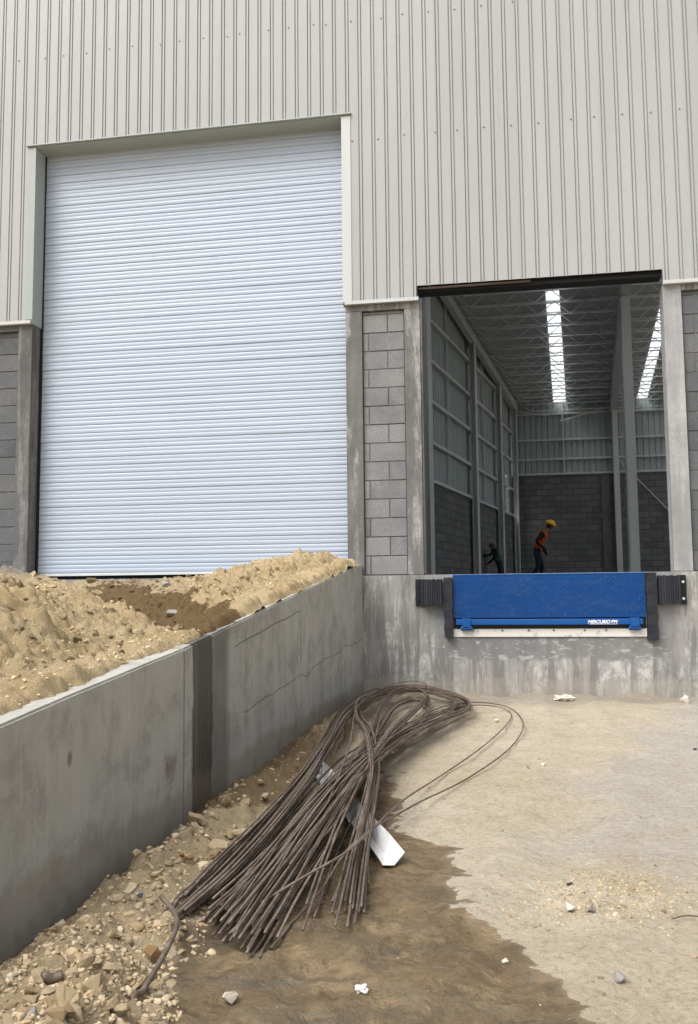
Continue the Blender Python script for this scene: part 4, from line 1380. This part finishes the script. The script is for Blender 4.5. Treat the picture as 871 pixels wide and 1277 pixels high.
def pebble_field(name, x, y, z, r, mat):
    """thousands of grains in one mesh"""
    vs = []; fs = []; base = 0
    which = RNG.integers(0, len(pebs), len(x))
    for k, (pv, pf) in enumerate(pebs):
        s_ = which == k; n = int(s_.sum())
        if not n: continue
        a = RNG.uniform(0, 6.283, n); b = RNG.uniform(-.9, .9, n)
        ca, sa, cb, sb = np.cos(a), np.sin(a), np.cos(b), np.sin(b)
        R = np.zeros((n, 3, 3))
        R[:, 0, 0] = ca; R[:, 0, 1] = -sa * cb; R[:, 0, 2] = sa * sb
        R[:, 1, 0] = sa; R[:, 1, 1] = ca * cb; R[:, 1, 2] = -ca * sb
        R[:, 2, 1] = sb; R[:, 2, 2] = cb
        w = np.einsum('nij,vj->nvi', R, pv) * r[s_][:, None, None]
        w += np.stack([x[s_], y[s_], z[s_]], -1)[:, None, :]
        vs.append(w.reshape(-1, 3))
        fs.append((pf[None] + (base + np.arange(n) * len(pv))[:, None, None]).reshape(-1, 3))
        base += n * len(pv)
    V = np.concatenate(vs); F = np.concatenate(fs)
    me = bpy.data.meshes.new(name)
    me.vertices.add(len(V)); me.vertices.foreach_set('co', V.astype(np.float32).ravel())
    me.loops.add(F.size); me.loops.foreach_set('vertex_index', F.ravel().astype(np.int32))
    me.polygons.add(len(F)); me.polygons.foreach_set('loop_start', np.arange(0, F.size, 3, dtype=np.int32))
    me.update(calc_edges=True); me.validate(); me.materials.append(mat)
    return link(bpy.data.objects.new(name, me))


cand = [(x, y, r) for _, r, x, y in rub[190:]]
while len(cand) < 8000:
    x = random.uniform(-80, 440); y = random.uniform(885, 1440)
    if not in_poly(x, y, RUBPX): continue
    p = plane_pt(x, y, 2, 0.05); cand.append((p.x, p.y, 0.0028 + 0.011 * random.random() ** 2.2))
for k in range(1500):
    x = random.uniform(470, 871); y = random.uniform(875, 1277)
    p = plane_pt(x, y, 2, 0); cand.append((p.x, p.y, random.uniform(.0018, .0045)))
for k in range(2400):
    x = random.gauss(760, 62); y = random.gauss(1122, 20)
    p = plane_pt(x, y, 2, 0); cand.append((p.x, p.y, .002 + .008 * random.random() ** 2))
for k in range(420):
    x = random.uniform(0.3, 4.0); y = -abs(random.gauss(0, .22)) - .02
    cand.append((x, y, random.uniform(.003, .012)))
for k in range(70):
    x = random.uniform(230, 720); y = random.uniform(1060, 1277)
    p = plane_pt(x, y, 2, 0)
    if poly_sdf(np.array([[p.x]]), np.array([[p.y]]), WET)[0, 0] > 0.03: cand.append((p.x, p.y, random.uniform(.0015, .0045)))
ca = np.array(cand)
cz_ = ground_z(ca[None, :, 0], ca[None, :, 1])[0]
wetc = poly_sdf(ca[None, :, 0], ca[None, :, 1], WET)[0]; rubc = poly_sdf(ca[None, :, 0], ca[None, :, 1], RUB)[0]
okc = (wetc < -0.04) | (rubc > 0.0) | (RNG.random(len(ca)) < .05)
ca = ca[okc]; cz_ = cz_[okc]
grav = pebble_field('gravel', ca[:, 0], ca[:, 1], cz_ - ca[:, 2] * .28, ca[:, 2], M['gravel'])
tag(grav, 'fine beige gravel scattered over rubble and yard', 'gravel', kind='stuff')

# clods and stones on the heap
GR_HEAP = 'clods on the soil heap'
hn = [(42, 717, 15, 'tan boulder perched on the crest of the soil heap', None), (63, 733, 20, 'sandy block just below the crest of the soil heap', None),
      (123, 741, 18, 'flat tan stone at the edge of the damp gully', None), (167, 757, 17, 'smooth rounded pale stone above the damp gully', None),
      (209, 731, 20, 'flat grey stone on the level soil before the shutter', 'grey_stone'), (218, 767, 24, 'grey-brown flat stone in the damp gully', 'grey_stone'),
      (175, 787, 16, 'sandy lump on the near slope of the heap by the gully', None), (165, 823, 14, 'small sandy clod just above the wall head', None),
      (148, 800, 16, 'elongated sandy clod in the furrows of the heap', None), (78, 766, 20, 'round sandy clod on top of the furrowed slope', None),
      (247, 787, 8, 'white chip lying at the mouth of the gully', 'pale_stone')]
for x, y, dpx, lab, key in hn:
    p = at_heap(x, y)
    if p is None: continue
    put_stone(p, px_r(p, dpx), lab, None, random.choice(STM[key]) if key else None, 'clod', 'clod', 0.45)
cnt = 0
while cnt < 290:
    x = random.uniform(0, 440); y = random.uniform(700, 890)
    p = at_heap(x, y)
    if p is None or p.x > -0.16 or p.y < -7.2: continue
    dpx = 3 + 14 * random.random() ** 3
    dark = f_hdamp(np.array([[p.x]]), np.array([[p.y]]))[0, 0] > .5
    if dark:
        put_stone(p, px_r(p, dpx), 'dark damp clod in the gully across the soil heap', 'damp clods in the gully', random.choice(STM['dark_clod']), 'clod', 'clod', .4)
    else:
        put_stone(p, px_r(p, dpx), 'small sandy clod on the slopes of the soil heap', GR_HEAP, random.choice(CLODS), 'clod', 'clod', .42)
    cnt += 1

XX = RNG.uniform(-2.6, -0.05, 22000); YY = RNG.uniform(-7.0, -0.1, 22000)
ZZ = heap_z(XX[None], YY[None])[0]; DD = f_hdamp(XX[None], YY[None])[0]; cl_ = fbm(XX[None], YY[None], 1.8, 3, .5, 191)[0]
RR = 0.0035 + 0.013 * RNG.random(22000) ** 3.0
RR = np.where(XX > -.12, np.minimum(RR, .009), RR)
ok = (DD < .45) & ((cl_ > -.03) | (RNG.random(22000) > .6)) & ((XX < -.10) | (RNG.random(22000) > .4))
clod = pebble_field('soil_clods', XX[ok], YY[ok], ZZ[ok] - RR[ok] * .15, RR[ok], M['soil_clod'])
tag(clod, 'crumbly fine clods all over the soil heap', 'soil', kind='stuff')

# ------------------------------------------------------------------ rebar
# strands are guide lines over the yard: (pixel x, pixel y, half width in pixels, height of the stack)
S1 = [(292, 1152, 40, .05), (335, 1092, 36, .08), (392, 1014, 32, .12), (442, 955, 22, .14), (500, 914, 11, .13), (552, 893, 7, .11), (580, 884, 4, .10),
      (584, 875, 3, .10), (565, 866, 4, .10), (520, 858, 5, .11), (470, 864, 6, .13), (434, 886, 7, .14), (411, 922, 8, .13), (385, 965, 9, .12), (340, 1022, 11, .10),
      (285, 1082, 13, .07), (232, 1130, 9, .04)]
S2 = [(437, 1132, 19, .03), (448, 1065, 13, .06), (461, 1000, 9, .12), (467, 955, 7, .17), (460, 912, 5, .19), (447, 890, 4, .18), (452, 871, 5, .16), (488, 859, 5, .14),
      (532, 862, 4, .13), (566, 872, 3, .12), (560, 886, 4, .13), (508, 912, 8, .15), (446, 956, 15, .16), (396, 1012, 24, .13), (340, 1088, 28, .09), (300, 1150, 30, .05)]
S3 = [(385, 1140, 26, .04), (412, 1066, 16, .08), (440, 1000, 10, .13), (466, 948, 9, .17), (492, 908, 7, .18), (520, 882, 4, .17), (532, 868, 3, .16), (518, 858, 3, .15),
      (492, 863, 4, .15), (476, 884, 4, .15), (462, 918, 5, .14), (432, 962, 8, .13), (392, 1012, 16, .12), (334, 1088, 22, .08), (288, 1138, 22, .05)]
S4 = [(306, 1160, 30, .04), (350, 1092, 25, .07), (412, 1014, 20, .11), (452, 958, 13, .13), (500, 918, 7, .13), (526, 896, 4, .13), (534, 881, 3, .13), (518, 872, 3, .13),
      (494, 880, 4, .13), (474, 906, 5, .13), (440, 950, 7, .12), (392, 1008, 11, .11), (322, 1080, 14, .08), (268, 1128, 14, .05)]
GR_BAR = 'rusty rebars bent double in the heap'
BR = 0.0043


def bar_from(ctrl, label, group=None, r=BR, per=7, name='rebar'):
    pts = []
    for (x, y, h) in ctrl:
        p = plane_pt(x, y, 2, max(h, 0.012))
        pts.append(tuple(p))
    q = catmull(pts, per)
    A = np.array(q)
    zg = ground_z(A[None, :, 0], A[None, :, 1])[0]
    A[:, 2] = np.maximum(A[:, 2], zg + r)
    v, f = tube_mesh([tuple(a) for a in A], r, 7)
    base = A[0]
    me = bpy.data.meshes.new(name)
    me.from_pydata([(a - base[0], b - base[1], c - base[2]) for a, b, c in v], [], f)
    me.materials.append(M['rebar'])
    me.polygons.foreach_set('use_smooth', [True] * len(me.polygons))
    o = bpy.data.objects.new(name, me); o.location = tuple(base)
    COL.objects.link(o)
    return tag(o, label, 'rebar', group)


def strand(S, n, label, group, cut0=(0, 1), cut1=(0, 1)):
    for i in range(n):
        a = random.uniform(-1, 1); b = random.uniform(-1, 1)
        hj = random.uniform(-.95, .25); ta = random.gauss(0, .38); tb = random.gauss(0, .38)
        ctrl = []
        m_ = len(S)
        e0 = random.uniform(-34, 26); e1 = random.uniform(-24, 30)
        for k, (x, y, w, h) in enumerate(S):
            tt = k / (m_ - 1)
            off = a * (1 - sstep(.35, .6, tt)) + b * sstep(.35, .6, tt) + ta * sstep(.28, 0, tt) + tb * sstep(.72, 1, tt)
            # direction across the strand in the picture of the yard
            k0, k1 = max(k - 1, 0), min(k + 1, m_ - 1)
            dx, dy = S[k1][0] - S[k0][0], S[k1][1] - S[k0][1]
            L = math.hypot(dx, dy); nx, ny = -dy / L, dx / L
            jx = random.gauss(0, .10 if 3 < k < m_ - 4 else .03) * w
            xx = x + nx * (off * w + jx); yy = y + ny * (off * w + jx) * .8
            if k == 0: xx += -dx / L * e0; yy += -dy / L * e0
            if k == m_ - 1: xx += dx / L * e1; yy += dy / L * e1
            hh = h * (1 + hj * (0.9 if 0 < k < m_ - 1 else .8)) + random.uniform(-.006, .006)
            ctrl.append((xx, yy, hh))
        bar_from(ctrl, label, group)


strand(S1, 26, 'rusty rebar in the outer fold, one end in the dark strand along the ramp wall', GR_BAR)
strand(S2, 18, 'rusty rebar in the strand that fans out steeply beside the white channel', 'rebars of the steep strand beside the white channel')
S3B = [(316, 1166, 20, .04), (360, 1098, 18, .08), (408, 1020, 14, .12), (450, 962, 10, .16)] + S3[4:]
S3 = [(388, 1136, 8, .04), (412, 1066, 8, .08)] + S3[2:]
strand(S3B, 9, 'rusty rebar of the tall inner fold near the dock wall corner', 'rebars of the tall inner fold')
strand(S3, 3, 'rusty rebar, one of few with tips on wet mud left of the steep strand', 'rebars between the two fans of tips')
strand(S4, 14, 'rusty rebar of the small low fold inside the heap', 'rebars of the small inner fold')
bar_from([(338, 1183, .015), (372, 1143, .03), (402, 1108, .05), (432, 1062, .10), (466, 1032, .11), (495, 1016, .07), (528, 998, .035), (579, 973, .02), (627, 941, .015), (648, 918, .015), (652, 900, .02), (640, 885, .03), (618, 878, .06),
          (585, 876, .10), (545, 884, .14), (490, 918, .16), (420, 985, .15), (350, 1075, .10), (300, 1140, .05)],
         'single rusty rebar swung out in the widest loop over the dry yard', None)
bar_from([(325, 1126, .07), (380, 1093, .11), (430, 1064, .14), (462, 1036, .11), (503, 998, .05), (549, 968, .025), (597, 935, .02), (627, 909, .02), (638, 893, .02), (630, 884, .03), (611, 880, .06), (582, 880, .10),
          (540, 889, .15), (480, 926, .17), (410, 996, .15), (340, 1085, .10), (285, 1152, .05)],
         'single rusty rebar in the narrower of the two loops over the dry yard', None)
bar_from([(410, 1000, .16), (436, 930, .19), (446, 882, .2), (470, 862, .22), (500, 851, .24), (524, 850, .22), (535, 859, .19), (528, 872, .19), (500, 896, .19), (462, 945, .19), (415, 1005, .17), (362, 1078, .12)],
         'thin bar arching highest over the top of the rebar heap', None, 0.0042)
bar_from([(201, 1118, .08), (212, 1130, .075), (220, 1143, .075), (219, 1160, .075), (206, 1188, .075), (190, 1216, .07), (165, 1258, .04)],
         'short loose bent bar lying on the rubble apart from the heap', None, 0.0075, 6)
bar_from([(78, 1262, .04), (66, 1270, .03), (52, 1280, .02)], 'stub of dark cut bar among the nearest stones', None, 0.012, 4)
bar_from([(415, 1124, .02), (440, 1066, .05), (452, 1040, .07)], 'short rusty bar leaning between the steep strand and the main heap', None, 0.0052, 5)

# ------------------------------------------------------------------ white channel
ca_ = at_ground(393, 958, .02); cb_ = at_ground(492, 1080, .012)
ax = (cb_ - ca_); Lc = ax.length; ax.normalize()
sd = ax.cross(Vector((0, 0, 1))).normalized()
upv = sd.cross(ax).normalized()
# folded: a wide web on the ground, a low lip on one side, a taller leg on the other
outer = [(0.048, 0.014), (0.045, 0.002), (0.000, 0.0), (-0.040, 0.046)]
th = 0.0022
ns_ = 14
mb = MB()
rows = []
for i in range(ns_ + 1):
    s = i / ns_
    base = ca_ + ax * (Lc * s) + upv * (0.004 * math.sin(s * 9))
    tw = 0.12 * math.sin(s * 3)
    row = []
    for (u_, w_) in outer:
        cut = 0.0
        if i == ns_: cut = 0.004 * math.sin(u_ * 90)
        row.append(base + sd * (u_ * math.cos(tw) - w_ * math.sin(tw)) + upv * (w_ * math.cos(tw) + u_ * math.sin(tw)) + ax * cut)
    rows.append(row)
for i in range(ns_):
    for k in range(3):
        mb.face([rows[i][k], rows[i + 1][k], rows[i + 1][k + 1], rows[i][k + 1]])
ch = mb.build('metal_channel', M['white_sheet'])
bm = bmesh.new(); bm.from_mesh(ch.data); bmesh.ops.remove_doubles(bm, verts=bm.verts, dist=1e-5); bm.to_mesh(ch.data); bm.free()
sol = ch.modifiers.new('sheet', 'SOLIDIFY'); sol.thickness = th
tag(ch, 'white folded metal channel lying under the rebar on wet mud', 'metal channel')


# ------------------------------------------------------------------ litter
def crumple(name, px, py, dpx, mat, label, cat, seed, flat=.5):
    p = at_ground(px, py + dpx * .2)
    r = px_r(p, dpx)
    bm = bmesh.new()
    bmesh.ops.create_icosphere(bm, subdivisions=3, radius=1)
    for v in bm.verts:
        n = mnoise.noise(v.co * 1.7 + Vector((seed, 0, 0))) + .6 * abs(mnoise.noise(v.co * 4.1 + Vector((0, seed, 0))))
        v.co *= .75 + .7 * n
        v.co.z *= flat
        v.co *= r
    me = bpy.data.meshes.new(name); bm.to_mesh(me); bm.free(); me.materials.append(mat)
    o = bpy.data.objects.new(name, me); o.location = (p.x, p.y, p.z + r * flat * .5); o.rotation_euler = (0, 0, seed)
    COL.objects.link(o)
    return tag(o, label, cat)


crumple('crumpled_wrapper', 451, 1232, 19, M['pale_scrap'], 'crumpled pale plastic wrapper on the wet mud', 'wrapper', 2.3)
crumple('plastic_scrap', 172, 1114, 13, M['blue_scrap'], 'blue-grey plastic scrap on the rubble above the bent bar', 'plastic scrap', 5.1)
crumple('plastic_scrap', 36, 1168, 15, M['blue_scrap'], 'pale blue plastic scrap in the trench at the ramp wall', 'plastic scrap', 7.7)
crumple('plastic_scrap', 67, 1154, 8, M['dark_scrap'], 'small dark scrap on the rubble near the ramp wall', 'plastic scrap', 9.2)
crumple('plaster_lump', 703, 868, 24, M['pale_stone'], 'white plaster crumbs at the foot of the dock wall', 'plaster', 3.9, .35)
crumple('plastic_scrap', 711, 1102, 9, M['dark_scrap'], 'black scrap on the crushed patch of the dry yard', 'plastic scrap', 4.4)
crumple('plastic_scrap', 867, 934, 6, M['dark_scrap'], 'black scrap on the dry yard at the outer side of the dock', 'plastic scrap', 6.1)
bar_from([(838, 1146, .012), (855, 1142, .012), (874, 1143, .012)], 'thin pale twig lying on the dry yard', None, 0.002, 4, 'twig')['category'] = 'twig'


# ------------------------------------------------------------------ people
def person(name, root_loc, rz, J, label, hat=None, vest=None, hair=True):
    """J: joints in metres (x forward, y left, z up); one continuous skinned body"""
    bones = [('pelvis', 'waist'), ('waist', 'chest'), ('chest', 'neck'), ('neck', 'skull'), ('skull', 'crown')]
    rad = {'pelvis': .135, 'waist': .125, 'chest': .145, 'neck': .058, 'skull': .088, 'crown': .072}
    for s in ('l', 'r'):
        bones += [('chest', 'sh_' + s), ('sh_' + s, 'el_' + s), ('el_' + s, 'wr_' + s), ('wr_' + s, 'palm_' + s),
                  ('pelvis', 'hip_' + s), ('hip_' + s, 'kn_' + s), ('kn_' + s, 'an_' + s), ('an_' + s, 'toe_' + s)]
        rad.update({'sh_' + s: .066, 'el_' + s: .048, 'wr_' + s: .032, 'palm_' + s: .034, 'hip_' + s: .098, 'kn_' + s: .064, 'an_' + s: .05, 'toe_' + s: .042})
        wr = Vector(J['wr_' + s]); pm = Vector(J['palm_' + s]); d = (pm - wr).normalized(); sv = d.orthogonal().normalized()
        for k, (o_, l_) in enumerate(((-.03, .075), (-.01, .085), (.01, .08), (.03, .065), (-.045, .04))):
            a = pm + sv * o_ * .8; b = a + d * l_ * (0.7 if k < 4 else .4) + sv * (o_ * .3)
            J[f'fa{k}_' + s] = tuple(a.lerp(b, .35)); J[f'fb{k}_' + s] = tuple(b + Vector((0, 0, -.01)))
            bones += [('palm_' + s, f'fa{k}_' + s), (f'fa{k}_' + s, f'fb{k}_' + s)]
            rad[f'fa{k}_' + s] = .010; rad[f'fb{k}_' + s] = .008
    keys = list(rad.keys()); idx = {k: i for i, k in enumerate(keys)}
    me = bpy.data.meshes.new(name)
    me.from_pydata([J[k] for k in keys], [(idx[a], idx[b]) for a, b in bones], [])
    o = bpy.data.objects.new(name, me); COL.objects.link(o)
    md = o.modifiers.new('skin', 'SKIN'); md.use_smooth_shade = True
    for i, k in enumerate(keys):
        me.skin_vertices[0].data[i].radius = (rad[k], rad[k] * (.8 if k in ('chest', 'waist', 'pelvis') else 1))
        me.skin_vertices[0].data[i].use_root = (k == 'pelvis')
    sb = o.modifiers.new('sub', 'SUBSURF'); sb.levels = 2; sb.render_levels = 2
    bpy.context.view_layer.update()
    ev = bpy.data.meshes.new_from_object(o.evaluated_get(bpy.context.evaluated_depsgraph_get()))
    bpy.data.objects.remove(o)
    mats = ['skin', 'jacket', 'trousers', 'boots', 'hair']
    ev.materials.clear()
    for k in mats: ev.materials.append(M[k])
    region = {}
    for k in keys:
        region[k] = 0 if k.startswith(('f', 'palm', 'neck', 'skull', 'crown')) else 2 if k.startswith(('pelvis', 'hip', 'kn')) else 3 if k.startswith(('an', 'toe')) else 1
    cen = {k: Vector(J[k]) for k in keys}
    # nose, brow and chin on the head
    hd = cen['skull']; fwd = Vector(J['face']).normalized()
    upd = (cen['crown'] - hd).normalized()
    for v in ev.vertices:
        d = v.co - hd
        if d.length < .16:
            f_ = d.dot(fwd)
            lat = (d - fwd * f_ - upd * d.dot(upd)).length
            if f_ > .05 and lat < .02 and -.05 < d.dot(upd) < .02: v.co += fwd * .018
    for p in ev.polygons:
        c = p.center
        best = min(keys, key=lambda k: (c - cen[k]).length - rad[k] * .5)
        if best in ('kn_l', 'kn_r', 'an_l', 'an_r'): mi = 2 if (c - cen['an_l']).length > .13 and (c - cen['an_r']).length > .13 else 3
        elif best in ('wr_l', 'wr_r'): mi = 1
        else: mi = region[best]
        if best in ('skull', 'crown') and hair and ((c - hd).dot(fwd) < .03 or (c - hd).dot(upd) > .085): mi = 4
        p.material_index = mi
        p.use_smooth = True
    root = empty('person', root_loc, rz)
    root.scale = (.94, .94, .94)
    tag(root, label, 'person')
    body = link(bpy.data.objects.new('body', ev), root)
    # eyes and ears
    lat = upd.cross(fwd)
    for s in (-1, 1):
        m = MB(); e = hd + fwd * .078 + upd * .035 + lat * s * .032
        m.cyl(e, e + fwd * .012, .011, 8); m.build('eye', M['hair'], body)
        m = MB(); e = hd + lat * s * .082 + upd * .02
        m.cyl(e - upd * .028, e + upd * .028, .012, 8); m.build('ear', M['skin'], body, bevel=.004)
    if hat:
        bm = bmesh.new()
        bmesh.ops.create_uvsphere(bm, u_segments=20, v_segments=12, radius=.125)
        bmesh.ops.delete(bm, geom=[v for v in bm.verts if v.co.z < -.005], context='VERTS')
        for v in bm.verts:
            v.co.z *= 1.05; v.co.x *= 1.12
        ring = [v for v in bm.verts if v.co.z < .012]
        for v in ring:
            k = 1.0 + (.38 if v.co.x > .03 else .10) * max(0, v.co.x / .14 if v.co.x > 0 else .3)
            v.co.x *= k; v.co.y *= 1.06
        me2 = bpy.data.meshes.new('helmet'); bm.to_mesh(me2); bm.free(); me2.materials.append(M[hat])
        me2.polygons.foreach_set('use_smooth', [True] * len(me2.polygons))
        h = link(bpy.data.objects.new('helmet', me2), root)
        R = Matrix((fwd, upd.cross(fwd), upd)).transposed()
        h.matrix_local = Matrix.Translation(hd + upd * .055) @ R.to_4x4()
        sm = h.modifiers.new('shell', 'SOLIDIFY'); sm.thickness = .006
    if vest:
        # a shell lifted off the torso faces
        vb = bmesh.new(); vb.from_mesh(ev)
        wa = cen['waist']; chst = cen['chest']; axv = (chst - wa).normalized()
        keep = []
        for f in vb.faces:
            c = f.calc_center_median(); q = (c - wa).dot(axv); L = (chst - wa).length
            rr = ((c - wa) - axv * q).length
            keep.append(-.13 < q < L + .09 and rr < .205)
        bmesh.ops.delete(vb, geom=[f for f, k in zip(vb.faces[:], keep) if not k], context='FACES')
        vb.normal_update()
        for v in vb.verts: v.co += v.normal * .014
        for f in vb.faces:
            c = f.calc_center_median(); q = (c - wa).dot(axv); sidew = abs((c - wa).dot(lat))
            fq = (c - wa - axv * q).dot(fwd)
            f.material_index = 1 if (-.02 < q < .03 or (.02 < fq < .10 and q > .0)) else 0
        me3 = bpy.data.meshes.new('vest'); vb.to_mesh(me3); vb.free()
        me3.materials.clear(); me3.materials.append(M[vest]); me3.materials.append(M['reflective'])
        vo = link(bpy.data.objects.new('vest', me3), root)
        sm = vo.modifiers.new('cloth', 'SOLIDIFY'); sm.thickness = .006
    return root


JW = dict(pelvis=(0, 0, .90), waist=(.06, 0, 1.06), chest=(.16, 0, 1.26), neck=(.27, 0, 1.40), skull=(.335, 0, 1.49), crown=(.365, 0, 1.58),
          sh_l=(.15, .19, 1.31), el_l=(.10, .25, 1.04), wr_l=(.24, .22, .82), palm_l=(.27, .22, .75),
          sh_r=(.15, -.19, 1.31), el_r=(-.02, -.25, 1.10), wr_r=(.20, -.24, .90), palm_r=(.26, -.23, .86),
          hip_l=(.0, .10, .84), kn_l=(.13, .11, .48), an_l=(.05, .11, .09), toe_l=(.20, .12, .045),
          hip_r=(.0, -.10, .84), kn_r=(.02, -.11, .47), an_r=(-.20, -.11, .11), toe_r=(-.07, -.12, .045), face=(.80, 0, -.45))
person('worker', (2.16, 13.0, ZF), 0.0, JW, 'stooping worker in yellow helmet and red vest walking across the hall', 'helmet', 'vest_red', True)
JP = dict(pelvis=(0, 0, .80), waist=(.05, 0, .95), chest=(.12, 0, 1.13), neck=(.19, 0, 1.25), skull=(.23, 0, 1.32), crown=(.25, 0, 1.41),
          sh_l=(.11, .18, 1.17), el_l=(.28, .22, 1.02), wr_l=(.48, .18, 1.00), palm_l=(.55, .17, 1.0),
          sh_r=(.11, -.18, 1.17), el_r=(.16, -.23, .92), wr_r=(.32, -.18, .80), palm_r=(.38, -.17, .77),
          hip_l=(.0, .10, .75), kn_l=(-.04, .11, .42), an_l=(-.18, .11, .09), toe_l=(-.03, .12, .045),
          hip_r=(.0, -.10, .75), kn_r=(-.10, -.11, .42), an_r=(-.27, -.11, .09), toe_r=(-.13, -.12, .045), face=(.85, 0, -.4))
person('worker', (1.23, 18.0, ZF), math.pi, JP, 'dark-haired worker in pale green vest leaning beside the side wall columns', None, 'vest_green', True)

# ------------------------------------------------------------------ light
world = bpy.data.worlds.new('World'); SC.world = world; world.use_nodes = True
nt = world.node_tree
bg = nt.nodes['Background']
sky = nt.nodes.new('ShaderNodeTexSky'); sky.sky_type = 'NISHITA'; sky.sun_disc = False
SUN_EL, SUN_AZ = math.radians(54), math.radians(218)     # azimuth clockwise from +Y: behind the viewer, a little to the left
sky.sun_elevation = SUN_EL; sky.sun_rotation = SUN_AZ
sky.air_density = 1.0; sky.dust_density = 4.0; sky.ozone_density = 1.0
hs = nt.nodes.new('ShaderNodeHueSaturation'); hs.inputs['Saturation'].default_value = 0.26
nt.links.new(sky.outputs[0], hs.inputs['Color']); nt.links.new(hs.outputs[0], bg.inputs['Color'])
bg.inputs['Strength'].default_value = 0.15
sd_ = bpy.data.lights.new('sun', 'SUN'); sd_.energy = 1.5; sd_.angle = math.radians(42); sd_.color = (1.0, 0.98, 0.95)
so = bpy.data.objects.new('sun', sd_); COL.objects.link(so)
dirv = Vector((math.sin(SUN_AZ) * math.cos(SUN_EL), math.cos(SUN_AZ) * math.cos(SUN_EL), math.sin(SUN_EL)))
so.rotation_euler = dirv.to_track_quat('Z', 'Y').to_euler(); so.location = dirv * 60

SC.view_settings.view_transform = 'Standard'; SC.view_settings.look = 'None'; SC.view_settings.gamma = 1
SC.view_settings.use_curve_mapping = False
SC.view_settings.exposure = 0.72
SC.render.engine = 'CYCLES'
SC.cycles.use_denoising = True
SC.cycles.max_bounces = 12; SC.cycles.diffuse_bounces = 8; SC.cycles.transparent_max_bounces = 8
SC.cycles.sample_clamp_indirect = 6
